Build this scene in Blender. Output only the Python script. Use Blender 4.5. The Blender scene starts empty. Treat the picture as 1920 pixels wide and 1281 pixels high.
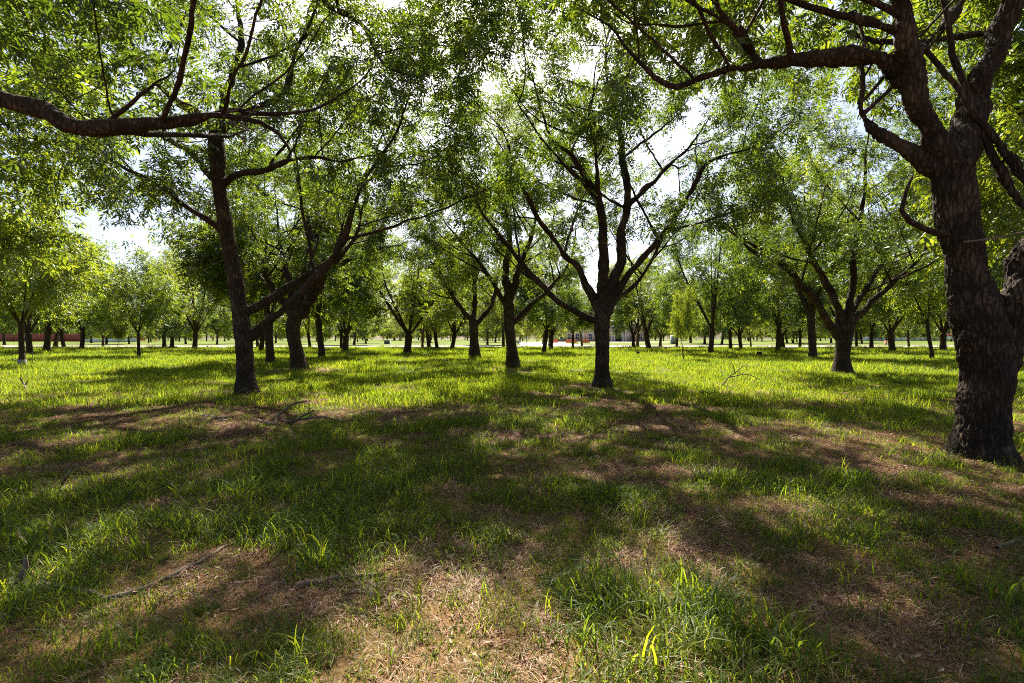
import bpy, math, random, time
import numpy as np
from mathutils import Vector, noise as mnoise

T0 = time.time()
SC = bpy.context.scene
COL = SC.collection
random.seed(7)
RNG = np.random.default_rng(7)

# ------------------------------------------------------------------ camera
F = 907.0            # focal length in photo pixels (1920 wide), 17 mm lens
CX, HY = 960.0, 634.0
CAMH = 1.6
cam_d = bpy.data.cameras.new("camera")
cam_d.sensor_width = 36.0
cam_d.lens = 36.0 * F / 1920.0
cam_d.clip_start = 0.05
cam_d.clip_end = 3000.0
cam = bpy.data.objects.new("camera", cam_d)
cam.location = (0, 0, CAMH)
cam.rotation_euler = (math.radians(90) - math.atan((640.5 - HY) / F), 0, 0)
COL.objects.link(cam)
SC.camera = cam

# ------------------------------------------------------------------ light
SUN_EL, SUN_AZ = math.radians(50), math.radians(-3)      # azimuth from +Y towards +X
world = bpy.data.worlds.new("World")
SC.world = world
world.use_nodes = True
wn = world.node_tree
sky = wn.nodes.new("ShaderNodeTexSky")
sky.sky_type = 'NISHITA'
sky.sun_disc = False
sky.sun_elevation = SUN_EL
sky.sun_rotation = SUN_AZ
sky.air_density = 0.8
sky.dust_density = 2.6
sky.ozone_density = 0.8
wn.links.new(sky.outputs[0], wn.nodes["Background"].inputs[0])
wn.nodes["Background"].inputs[1].default_value = 0.058
sun_d = bpy.data.lights.new("sun", 'SUN')
sun_d.energy = 5.0
sun_d.angle = math.radians(0.45)
sun_d.color = (1.0, 0.93, 0.80)
sun = bpy.data.objects.new("sun", sun_d)
sdir = Vector((math.sin(SUN_AZ) * math.cos(SUN_EL), math.cos(SUN_AZ) * math.cos(SUN_EL), math.sin(SUN_EL)))
sun.rotation_euler = sdir.to_track_quat('Z', 'Y').to_euler()
sun.location = sdir * 60
COL.objects.link(sun)
SC.view_settings.view_transform = 'Standard'
SC.view_settings.look = 'None'
SC.view_settings.gamma = 1.0
SC.view_settings.exposure = 1.85
SC.render.engine = 'CYCLES'
cy = SC.cycles
cy.use_denoising = False
cy.filter_width = 1.0
cy.max_bounces = 6
cy.diffuse_bounces = 3
cy.glossy_bounces = 2
cy.transmission_bounces = 4
cy.transparent_max_bounces = 4
cy.sample_clamp_indirect = 6.0
cy.caustics_reflective = False
cy.caustics_refractive = False

# ------------------------------------------------------------------ helpers
def px3(px, py, Y):
    return np.array(((px - CX) / F * Y, Y, CAMH + (HY - py) / F * Y))

def gpt(px, py):
    """ground point seen at a pixel"""
    Y = CAMH * F / (py - HY)
    return (px - CX) / F * Y, Y

def _h(ix, iy, s):
    n = (ix.astype(np.int64) * 374761393 + iy.astype(np.int64) * 668265263 + s * 974634777) & 0xffffffff
    n = ((n ^ (n >> 13)) * 1274126177) & 0xffffffff
    return ((n ^ (n >> 16)) & 0xffff) / 65535.0

def vnoise(x, y, s=0):
    x = np.asarray(x, float); y = np.asarray(y, float)
    ix = np.floor(x); iy = np.floor(y)
    fx = x - ix; fy = y - iy
    fx = fx * fx * (3 - 2 * fx); fy = fy * fy * (3 - 2 * fy)
    a = _h(ix, iy, s); b = _h(ix + 1, iy, s); c = _h(ix, iy + 1, s); d = _h(ix + 1, iy + 1, s)
    return (a * (1 - fx) + b * fx) * (1 - fy) + (c * (1 - fx) + d * fx) * fy

def fbm(x, y, s=0, o=4):
    t = 0; a = 0.5; k = 1.0
    for i in range(o):
        t = t + a * vnoise(np.asarray(x) * k + 17.3 * i, np.asarray(y) * k - 9.1 * i, s + i)
        a *= 0.5; k *= 2.03
    return t / (1 - 0.5 ** o)

def sstep(a, b, x):
    t = np.clip((x - a) / (b - a), 0, 1)
    return t * t * (3 - 2 * t)

def ground_z(x, y):
    return 0.10 * (fbm(np.asarray(x) * 0.35, np.asarray(y) * 0.35, 5, 3) - 0.5) + 0.03 * (fbm(np.asarray(x) * 2.2, np.asarray(y) * 2.2, 9, 2) - 0.5)

def mesh_np(name, V, tris=None, quads=None, smooth=False):
    me = bpy.data.meshes.new(name)
    V = np.asarray(V, np.float32).reshape(-1, 3)
    loops = []; starts = []; tot = 0
    ls = []
    if tris is not None and len(tris):
        t = np.asarray(tris, np.int32).reshape(-1, 3)
        loops.append(t.ravel()); starts.append(np.arange(len(t), dtype=np.int32) * 3); tot = len(t) * 3
    if quads is not None and len(quads):
        q = np.asarray(quads, np.int32).reshape(-1, 4)
        loops.append(q.ravel()); starts.append(np.arange(len(q), dtype=np.int32) * 4 + tot); tot += len(q) * 4
    L = np.concatenate(loops); S = np.concatenate(starts)
    me.vertices.add(len(V)); me.vertices.foreach_set("co", V.ravel())
    me.loops.add(len(L)); me.loops.foreach_set("vertex_index", L)
    me.polygons.add(len(S)); me.polygons.foreach_set("loop_start", S)
    me.update(calc_edges=True)
    if smooth:
        me.polygons.foreach_set("use_smooth", np.ones(len(S), bool))
    return me

def obj(name, me, mat=None, parent=None):
    o = bpy.data.objects.new(name, me)
    if mat is not None and me is not None and not len(me.materials):
        me.materials.append(mat)
    COL.objects.link(o)
    if parent is not None:
        o.parent = parent
    return o

def tag(o, label=None, cat=None, group=None, kind=None):
    if label: o["label"] = label
    if cat: o["category"] = cat
    if group: o["group"] = group
    if kind: o["kind"] = kind
    return o

def empty(name, loc, label, cat, group=None, rz=0.0):
    o = bpy.data.objects.new(name, None)
    o.empty_display_size = 0.2
    o.location = loc; o.rotation_euler = (0, 0, rz)
    COL.objects.link(o)
    return tag(o, label, cat, group)

# ------------------------------------------------------------------ materials
def new_mat(name):
    m = bpy.data.materials.new(name); m.use_nodes = True
    nt = m.node_tree; nt.nodes.clear()
    return m, nt, nt.nodes.new("ShaderNodeOutputMaterial")

def N(nt, t, **kw):
    n = nt.nodes.new(t)
    for k, v in kw.items():
        if k in n.inputs: n.inputs[k].default_value = v
        else: setattr(n, k, v)
    return n

def ramp(nt, stops):
    r = nt.nodes.new("ShaderNodeValToRGB")
    e = r.color_ramp.elements
    while len(e) < len(stops): e.new(0.5)
    for i, (p, c) in enumerate(stops):
        e[i].position = p; e[i].color = (c[0], c[1], c[2], 1)
    return r

def leaf_mat(name, stops, trans, tcol=(1.25, 1.12, 0.45), amount=0.5, rough=0.45, gloss=0.06, inst=False):
    m, nt, out = new_mat(name)
    L = nt.links.new
    if inst:
        oi = N(nt, "ShaderNodeObjectInfo"); geo = N(nt, "ShaderNodeNewGeometry")
        ad = N(nt, "ShaderNodeMath", operation='MULTIPLY_ADD'); ad.inputs[1].default_value = 0.5
        mu = N(nt, "ShaderNodeMath", operation='MULTIPLY'); mu.inputs[1].default_value = 0.5
        L(oi.outputs["Random"], mu.inputs[0]); L(geo.outputs["Random Per Island"], ad.inputs[0]); L(mu.outputs[0], ad.inputs[2])
        fac = ad.outputs[0]
    else:
        geo = N(nt, "ShaderNodeNewGeometry"); fac = geo.outputs["Random Per Island"]
        oi = N(nt, "ShaderNodeObjectInfo")
        ad = N(nt, "ShaderNodeMath", operation='MULTIPLY_ADD'); ad.inputs[1].default_value = 0.75
        mu = N(nt, "ShaderNodeMath", operation='MULTIPLY'); mu.inputs[1].default_value = 0.25
        L(oi.outputs["Random"], mu.inputs[0]); L(fac, ad.inputs[0]); L(mu.outputs[0], ad.inputs[2])
        fac = ad.outputs[0]
    r = ramp(nt, stops); L(fac, r.inputs[0])
    dif = N(nt, "ShaderNodeBsdfDiffuse"); L(r.outputs[0], dif.inputs[0])
    mul = N(nt, "ShaderNodeMix", data_type='RGBA', blend_type='MULTIPLY'); mul.inputs[0].default_value = 1.0
    L(r.outputs[0], mul.inputs[6]); mul.inputs[7].default_value = (tcol[0] * trans, tcol[1] * trans, tcol[2] * trans, 1)
    tr = N(nt, "ShaderNodeBsdfTranslucent"); L(mul.outputs[2], tr.inputs[0])
    mx = N(nt, "ShaderNodeMixShader"); mx.inputs[0].default_value = amount
    L(dif.outputs[0], mx.inputs[1]); L(tr.outputs[0], mx.inputs[2])
    gl = N(nt, "ShaderNodeBsdfGlossy"); gl.inputs["Roughness"].default_value = rough
    gl.inputs["Color"].default_value = (0.9, 0.95, 1.0, 1)
    mx2 = N(nt, "ShaderNodeMixShader"); mx2.inputs[0].default_value = gloss
    L(mx.outputs[0], mx2.inputs[1]); L(gl.outputs[0], mx2.inputs[2])
    L(mx2.outputs[0], out.inputs[0])
    return m

def bark_mat(name, c0, c1, c2, scale=1.0, bump=0.6):
    m, nt, out = new_mat(name); L = nt.links.new
    tc = N(nt, "ShaderNodeTexCoord")
    mp = N(nt, "ShaderNodeMapping"); mp.inputs["Scale"].default_value = (19 * scale, 19 * scale, 4.2 * scale)
    L(tc.outputs["Object"], mp.inputs[0])
    wob = N(nt, "ShaderNodeTexNoise", Scale=0.8, Detail=5.0)
    L(mp.outputs[0], wob.inputs["Vector"])
    add = N(nt, "ShaderNodeMix", data_type='RGBA', blend_type='ADD'); add.inputs[0].default_value = 2.6
    L(mp.outputs[0], add.inputs[6]); L(wob.outputs["Color"], add.inputs[7])
    vo = N(nt, "ShaderNodeTexVoronoi", feature='DISTANCE_TO_EDGE'); vo.inputs["Scale"].default_value = 1.0
    L(add.outputs[2], vo.inputs["Vector"])
    no = N(nt, "ShaderNodeTexNoise", Scale=5.0, Detail=6.0, Roughness=0.7); L(mp.outputs[0], no.inputs["Vector"])
    big = N(nt, "ShaderNodeTexNoise", Scale=2.3, Detail=2.0); L(tc.outputs["Object"], big.inputs["Vector"])
    s1 = N(nt, "ShaderNodeMapRange"); s1.inputs[1].default_value = 0.0; s1.inputs[2].default_value = 0.28
    L(vo.outputs["Distance"], s1.inputs[0])
    hm = N(nt, "ShaderNodeMath", operation='MULTIPLY_ADD'); hm.inputs[1].default_value = 0.8
    L(no.outputs[0], hm.inputs[0]); L(s1.outputs[0], hm.inputs[2])
    r = ramp(nt, [(0.0, c0), (0.45, c1), (1.0, c2)])
    cm = N(nt, "ShaderNodeMath", operation='MULTIPLY_ADD'); cm.inputs[1].default_value = 0.9
    hs = N(nt, "ShaderNodeMath", operation='MULTIPLY'); hs.inputs[1].default_value = 0.34
    L(hm.outputs[0], hs.inputs[0]); 
    b2 = N(nt, "ShaderNodeMath", operation='SUBTRACT'); b2.inputs[1].default_value = 0.35
    L(big.outputs[0], b2.inputs[0]); L(b2.outputs[0], cm.inputs[0]); L(hs.outputs[0], cm.inputs[2])
    L(cm.outputs[0], r.inputs[0])
    bp = N(nt, "ShaderNodeBump", Strength=bump, Distance=0.05); L(hm.outputs[0], bp.inputs["Height"])
    bs = N(nt, "ShaderNodeBsdfPrincipled"); bs.inputs["Roughness"].default_value = 0.85
    bs.inputs["Specular IOR Level"].default_value = 0.25
    L(r.outputs[0], bs.inputs["Base Color"]); L(bp.outputs[0], bs.inputs["Normal"])
    L(bs.outputs[0], out.inputs[0])
    return m

def plain_mat(name, col, rough=0.7, var=0.15, scale=3.0, bump=0.0, metal=0.0):
    m, nt, out = new_mat(name); L = nt.links.new
    tc = N(nt, "ShaderNodeTexCoord")
    no = N(nt, "ShaderNodeTexNoise", Scale=scale, Detail=5.0, Roughness=0.6); L(tc.outputs["Object"], no.inputs["Vector"])
    lo = [c * (1 - var) for c in col]; hi = [min(1, c * (1 + var)) for c in col]
    r = ramp(nt, [(0.3, lo), (0.7, hi)]); L(no.outputs[0], r.inputs[0])
    bs = N(nt, "ShaderNodeBsdfPrincipled"); bs.inputs["Roughness"].default_value = rough; bs.inputs["Metallic"].default_value = metal
    L(r.outputs[0], bs.inputs["Base Color"])
    if bump:
        bp = N(nt, "ShaderNodeBump", Strength=bump, Distance=0.02); L(no.outputs[0], bp.inputs["Height"]); L(bp.outputs[0], bs.inputs["Normal"])
    L(bs.outputs[0], out.inputs[0])
    return m

M = {}
M['leaf'] = leaf_mat("pecan_leaf", [(0.0, (0.020, 0.040, 0.006)), (0.55, (0.042, 0.072, 0.009)), (1.0, (0.105, 0.128, 0.014))], 2.8, amount=0.52, gloss=0.05)
M['leaf_young'] = leaf_mat("pecan_leaf_light", [(0.0, (0.030, 0.052, 0.007)), (0.5, (0.065, 0.096, 0.011)), (1.0, (0.13, 0.145, 0.016))], 3.0, amount=0.55, gloss=0.05)
M['bark'] = bark_mat("pecan_bark", (0.004, 0.003, 0.002), (0.042, 0.026, 0.015), (0.20, 0.135, 0.085))
M['bark_far'] = bark_mat("pecan_bark_far", (0.016, 0.010, 0.006), (0.060, 0.036, 0.022), (0.13, 0.083, 0.053), scale=0.7, bump=0.5)
M['twig'] = plain_mat("dead_twig", (0.16, 0.12, 0.09), 0.9, 0.35, 6.0, 0.4)
M['grass'] = leaf_mat("grass_green", [(0.0, (0.034, 0.068, 0.007)), (0.5, (0.075, 0.112, 0.011)), (1.0, (0.155, 0.165, 0.018))], 3.0, (1.2, 1.1, 0.42), 0.55, 0.5, 0.014, True)
M['dry'] = leaf_mat("grass_dry", [(0.0, (0.15, 0.075, 0.028)), (0.5, (0.29, 0.18, 0.075)), (1.0, (0.44, 0.33, 0.17))], 1.3, (1.0, 0.9, 0.7), 0.35, 0.5, 0.04, True)
M['litter'] = leaf_mat("leaf_litter", [(0.0, (0.055, 0.023, 0.011)), (0.55, (0.25, 0.120, 0.060)), (1.0, (0.52, 0.36, 0.22))], 1.1, (1.0, 0.9, 0.8), 0.2, 0.6, 0.03, True)

def ground_mat():
    m, nt, out = new_mat("orchard_floor"); L = nt.links.new
    tc = N(nt, "ShaderNodeTexCoord")
    at = N(nt, "ShaderNodeAttribute"); at.attribute_name = "bare"
    ad = N(nt, "ShaderNodeAttribute"); ad.attribute_name = "dry"
    no = N(nt, "ShaderNodeTexNoise", Scale=24.0, Detail=8.0, Roughness=0.72); L(tc.outputs["Object"], no.inputs["Vector"])
    n2 = N(nt, "ShaderNodeTexNoise", Scale=1.6, Detail=5.0); L(tc.outputs["Object"], n2.inputs["Vector"])
    n3 = N(nt, "ShaderNodeTexNoise", Scale=70.0, Detail=3.0); L(tc.outputs["Object"], n3.inputs["Vector"])
    soil = ramp(nt, [(0.3, (0.026, 0.012, 0.006)), (0.5, (0.105, 0.052, 0.026)), (0.75, (0.27, 0.155, 0.085))]); L(no.outputs[0], soil.inputs[0])
    straw = ramp(nt, [(0.3, (0.060, 0.030, 0.012)), (0.5, (0.20, 0.115, 0.048)), (0.8, (0.42, 0.29, 0.15))]); L(no.outputs[0], straw.inputs[0])
    turf = ramp(nt, [(0.3, (0.045, 0.070, 0.010)), (0.5, (0.095, 0.13, 0.018)), (0.75, (0.18, 0.19, 0.028))]); L(n3.outputs[0], turf.inputs[0])
    m1 = N(nt, "ShaderNodeMix", data_type='RGBA'); L(ad.outputs["Fac"], m1.inputs[0]); L(soil.outputs[0], m1.inputs[6]); L(straw.outputs[0], m1.inputs[7])
    m2 = N(nt, "ShaderNodeMix", data_type='RGBA'); L(at.outputs["Fac"], m2.inputs[0]); L(turf.outputs[0], m2.inputs[6]); L(m1.outputs[2], m2.inputs[7])
    bp = N(nt, "ShaderNodeBump", Strength=0.9, Distance=0.03); L(no.outputs[0], bp.inputs["Height"])
    bs = N(nt, "ShaderNodeBsdfPrincipled"); bs.inputs["Roughness"].default_value = 0.95; bs.inputs["Specular IOR Level"].default_value = 0.1
    L(m2.outputs[2], bs.inputs["Base Color"]); L(bp.outputs[0], bs.inputs["Normal"])
    L(bs.outputs[0], out.inputs[0])
    return m
M['ground'] = ground_mat()

# ------------------------------------------------------------------ ground
# bare or straw-covered places of the orchard floor, read off the photograph: px, py, rx, ry (pixels), strength, dryness
PATCH = [(800, 1075, 100, 50, .95, .8), (390, 1065, 150, 45, .9, .3), (280, 965, 230, 28, .9, .2), (330, 778, 190, 20, .9, .5),
         (90, 905, 160, 35, .8, .1), (1590, 872, 80, 22, .9, .4), (1240, 805, 120, 18, .8, .3), (1680, 1160, 260, 130, .95, .9),
         (1340, 1010, 110, 70, .8, .1), (1440, 1130, 80, 70, .8, .5), (1215, 890, 100, 26, .8, .3), (850, 925, 55, 16, .8, .4),
         (690, 1075, 60, 25, .8, .4), (1095, 724, 115, 10, .9, .3), (560, 696, 70, 7, .9, .3), (1850, 858, 110, 28, .9, .3),
         (1500, 760, 60, 7, .8, .4), (1300, 835, 60, 12, .8, .5), (1850, 960, 80, 50, .7, .6), (1830, 1010, 110, 60, .75, .4),
         (200, 1180, 90, 45, .6, .6), (1180, 1060, 50, 30, .6, .5), (900, 960, 50, 12, .6, .4), (130, 770, 120, 14, .6, .4),
         (700, 770, 90, 10, .5, .4), (60, 840, 90, 16, .7, .3), (1250, 1200, 60, 40, .4, .6), (1560, 985, 130, 40, .6, .3),
         (962, 692, 45, 5, .7, .4), (1075, 885, 75, 22, .5, .9), (1200, 815, 50, 12, .6, .8), (470, 745, 60, 8, .6, .3)]
PW = []
for (px, py, rx, ry, s, d) in PATCH:
    x, y = gpt(px, py); ya = gpt(px, py - ry)[1]; yb = gpt(px, min(py + ry, 1300))[1]
    PW.append((x, 0.5 * (ya + yb), 1.0 * rx / F * y, 0.48 * (ya - yb), s * 0.9, d))

def cover(x, y):
    """(bare, dry) of the orchard floor at ground points"""
    x = np.asarray(x, float); y = np.asarray(y, float)
    n = fbm(x * 0.9, y * 0.9, 21, 4)
    near = sstep(30, 8, y); farfade = sstep(60, 30, np.hypot(x, y))
    bare = sstep(0.52, 0.64, n) * (0.45 + 0.25 * near) * farfade
    dry = sstep(0.45, 0.62, fbm(x * 0.55 + 40, y * 0.55, 33, 3)) * 0.7
    wob = (fbm(x * 2.5, y * 2.5, 41, 3) - 0.5) * 1.3
    for (cx, cyy, rx, ry, s, d) in PW:
        q = np.sqrt(((x - cx) / rx) ** 2 + ((y - cyy) / ry) ** 2) + wob
        w = sstep(1.25, 0.55, q) * s
        dry = np.where(w > 0.02, dry * (1 - w) + d * w, dry)
        bare = np.maximum(bare, w)
    bare = bare * (1 - 0.6 * sstep(3.1, 2.5, y) * sstep(1.2, 0.8, x))
    return np.clip(bare, 0, 1), np.clip(dry, 0, 1)

def axis(n, a, k):
    t = np.linspace(-1, 1, n)
    return np.sign(t) * a * (np.exp(k * np.abs(t)) - 1)
gx = axis(301, 0.9, 6.5); gy = axis(421, 0.9, 6.5) + 3.0
GX, GY = np.meshgrid(gx, gy)
GZ = ground_z(GX, GY) * sstep(120, 40, np.hypot(GX, GY))
GV = np.stack([GX, GY, GZ], -1).reshape(-1, 3)
nx, ny = len(gx), len(gy)
ii = (np.arange(ny - 1)[:, None] * nx + np.arange(nx - 1)[None, :]).ravel()
gme = mesh_np("ground", GV, quads=np.stack([ii, ii + 1, ii + nx + 1, ii + nx], -1), smooth=True)
b, d = cover(GV[:, 0], GV[:, 1])
a1 = gme.attributes.new("bare", 'FLOAT', 'POINT'); a1.data.foreach_set("value", np.maximum(b, 0.95 * sstep(26, 9, GV[:, 1]) * sstep(1.2, 0.7, fbm(GV[:, 0] * 3, GV[:, 1] * 3, 77, 2))).astype(np.float32))
a2 = gme.attributes.new("dry", 'FLOAT', 'POINT'); a2.data.foreach_set("value", d.astype(np.float32))
tag(obj("ground", gme, M['ground']), kind="structure")

# ------------------------------------------------------------------ tree skeletons
def catmull(P, step):
    """resample a polyline (rows x,y,z,r) smoothly"""
    P = np.asarray(P, float)
    if len(P) < 3:
        Q = np.vstack([2 * P[0] - P[1], P, 2 * P[-1] - P[-2]])
    else:
        Q = np.vstack([2 * P[0] - P[1], P, 2 * P[-1] - P[-2]])
    out = []
    for i in range(1, len(Q) - 2):
        p0, p1, p2, p3 = Q[i - 1], Q[i], Q[i + 1], Q[i + 2]
        n = max(1, int(round(np.linalg.norm((p2 - p1)[:3]) / step)))
        for k in range(n):
            t = k / n
            out.append(0.5 * ((2 * p1) + (-p0 + p2) * t + (2 * p0 - 5 * p1 + 4 * p2 - p3) * t * t + (-p0 + 3 * p1 - 3 * p2 + p3) * t ** 3))
    out.append(Q[-2])
    return np.array(out)

class Skel:
    def __init__(s):
        s.P = []; s.par = []; s.r = []; s.part = []; s.seed = []
    def add(s, p, par, r, part, seed):
        s.P.append(np.asarray(p, float)); s.par.append(par); s.r.append(r); s.part.append(part); s.seed.append(seed)
        return len(s.P) - 1
    def line(s, pts, part, par=-1, step=0.22, seed_from=0.0, gnarl=0.0, rng=RNG):
        Q = catmull(pts, step)
        n = len(Q)
        if gnarl:
            j = rng.normal(size=(n, 3)); j = (j + np.roll(j, 1, 0) + np.roll(j, -1, 0)) / 3
            j[0] = 0
            Q[:, 3] *= 1 + 0.16 * (j[:, 1] + 0.6 * np.roll(j[:, 0], 2))
            Q[:, :3] += j * gnarl * np.clip(Q[:, 3:4] * 4, .25, 1.0)
        if par == 'near':
            D = np.linalg.norm(np.array(s.P) - Q[0, :3], axis=1) - 0.5 * np.array([x or 0 for x in s.r])
            par = int(np.argmin(D)); 
        for k in range(n):
            if k == 0 and par != -1:
                continue
            par = s.add(Q[k, :3], par, max(Q[k, 3], 0.004), part, k / n >= seed_from)
        return par

def clumped(n, ell, rng, nclump, spread, floor=None, hollow=2.4):
    """attraction points gathered into clumps inside ellipsoids (x,y,z,rx,ry,rz,weight)"""
    w = np.array([e[6] for e in ell], float); w /= w.sum()
    pts = []
    for e, ww in zip(ell, w):
        m = max(3, int(nclump * ww)); k = int(n * ww / m) + 1
        u = rng.normal(size=(m, 3)); u /= np.linalg.norm(u, axis=1)[:, None]
        c = u * (rng.random((m, 1)) ** 0.34)
        q = c[:, None, :] * np.array(e[3:6]) + rng.normal(size=(m, k, 3)) * spread
        q = q.reshape(-1, 3) + np.array(e[:3])
        pts.append(q)
    q = np.concatenate(pts)
    if floor is not None:
        q = q[q[:, 2] > floor + rng.random(len(q)) * 0.8 + hollow * np.clip(1 - np.hypot(q[:, 0], q[:, 1]) / 4.5, 0, 1)]
    return q

def colonize(s, att, D=0.35, di=4.5, dk=0.6, iters=70, rng=RNG, up=0.04):
    nseed = len(s.P)
    P = np.array(s.P); ok = np.array(s.seed, bool)
    idx = np.where(ok)[0]
    near = np.full(len(att), -1); dist = np.full(len(att), 1e9)
    for c in range(0, len(att), 1000):
        d = np.linalg.norm(att[c:c + 1000, None] - P[None, idx], axis=2)
        k = d.argmin(1); near[c:c + 1000] = idx[k]; dist[c:c + 1000] = d[np.arange(len(k)), k]
    nch = {}
    alive = dist > dk
    Pl = list(P)
    for it in range(iters):
        act = alive & (dist < di)
        if not act.any(): break
        A = np.where(act)[0]
        nd = near[A]
        v = att[A] - np.array(Pl)[nd]; v /= np.linalg.norm(v, axis=1)[:, None] + 1e-9
        un, inv = np.unique(nd, return_inverse=True)
        S = np.zeros((len(un), 3)); np.add.at(S, inv, v)
        S += rng.normal(size=S.shape) * 0.35; S[:, 2] += up
        S /= np.linalg.norm(S, axis=1)[:, None] + 1e-9
        new = []
        for u, dv in zip(un, S):
            if nch.get(u, 0) >= 3: continue
            nch[u] = nch.get(u, 0) + 1
            new.append(s.add(Pl[u] + dv * D, int(u), None, s.part[u], True)); Pl.append(s.P[-1])
        if not new: break
        NP = np.array([s.P[i] for i in new])
        al = np.where(alive)[0]
        for c in range(0, len(al), 1500):
            ac = al[c:c + 1500]
            d = np.linalg.norm(att[ac, None] - NP[None], axis=2)
            k = d.argmin(1); dm = d[np.arange(len(k)), k]
            b = dm < dist[ac]
            dist[ac[b]] = dm[b]; near[ac[b]] = np.array(new)[k[b]]
        # stuck attractors of saturated nodes give up
        alive &= dist > dk
        sat = np.array([nch.get(x, 0) >= 3 for x in near])
        alive &= ~sat
    return nseed

def finish_radii(s, tip=0.008, ex=1.95):
    n = len(s.P); acc = np.zeros(n); kids = [[] for _ in range(n)]
    r = np.zeros(n)
    for i in range(n - 1, -1, -1):
        pr = acc[i] ** (1 / ex) if acc[i] > 0 else tip
        r[i] = s.r[i] if s.r[i] is not None else pr
        p = s.par[i]
        if p >= 0:
            acc[p] += r[i] ** ex; kids[p].append(i)
    # grown shoots are never thicker than what bears them
    for i in range(n):
        p = s.par[i]
        if p >= 0 and s.r[i] is None: r[i] = min(r[i], r[p] * 0.9)
    return r, kids

def tubes(P, chains, sidefn):
    V = []; Q = []; nv = 0
    for ch in chains:
        pos = np.array([c[0] for c in ch]); rad = np.array([c[1] for c in ch])
        if len(pos) < 2: continue
        k = sidefn(rad[0])
        t = np.gradient(pos, axis=0); t /= np.linalg.norm(t, axis=1)[:, None] + 1e-9
        ref = np.array((1., 0, 0)) if abs(t[0][0]) < 0.8 else np.array((0, 1., 0))
        ang = np.arange(k) * 2 * math.pi / k; ca, sa = np.cos(ang), np.sin(ang)
        u = ref
        rings = []
        for i in range(len(pos)):
            u = u - t[i] * u.dot(t[i]); u = u / (math.sqrt(u.dot(u)) + 1e-9)
            w = np.array((t[i][1] * u[2] - t[i][2] * u[1], t[i][2] * u[0] - t[i][0] * u[2], t[i][0] * u[1] - t[i][1] * u[0]))
            rings.append(pos[i] + rad[i] * (ca[:, None] * u + sa[:, None] * w))
        V.append(np.concatenate(rings)); m = len(pos)
        a = np.arange(m - 1)[:, None] * k; j = np.arange(k)[None, :]; j2 = (j + 1) % k
        Q.append(np.stack([a + j, a + j2, a + k + j2, a + k + j], -1).reshape(-1, 4) + nv)
        nv += m * k
    if not V: return np.zeros((0, 3)), np.zeros((0, 4), int)
    return np.concatenate(V), np.concatenate(Q)

def chains_of(s, r, kids, keep):
    """polylines of nodes following the thickest child; keep(i) selects nodes"""
    out = []
    n = len(s.P); started = np.zeros(n, bool)
    order = range(n)
    for i in order:
        if started[i] or not keep(i): continue
        ch = []
        p = s.par[i]
        if p >= 0: ch.append((s.P[p], min(r[i] * 1.05, r[p])))
        j = i
        while True:
            started[j] = True
            ch.append((s.P[j], r[j]))
            kk = [c for c in kids[j] if keep(c) and not started[c] and s.part[c] == s.part[j]]
            if not kk: break
            j = max(kk, key=lambda c: (s.r[c] is not None, r[c]))
        if not kids[j]: ch[-1] = (ch[-1][0], r[j] * 0.4)
        out.append((s.part[i], ch))
    return out

def side_near(r): return 12 if r > .1 else 8 if r > .04 else 5 if r > .015 else 3
def side_far(r): return 8 if r > .1 else 5 if r > .04 else 3

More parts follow.
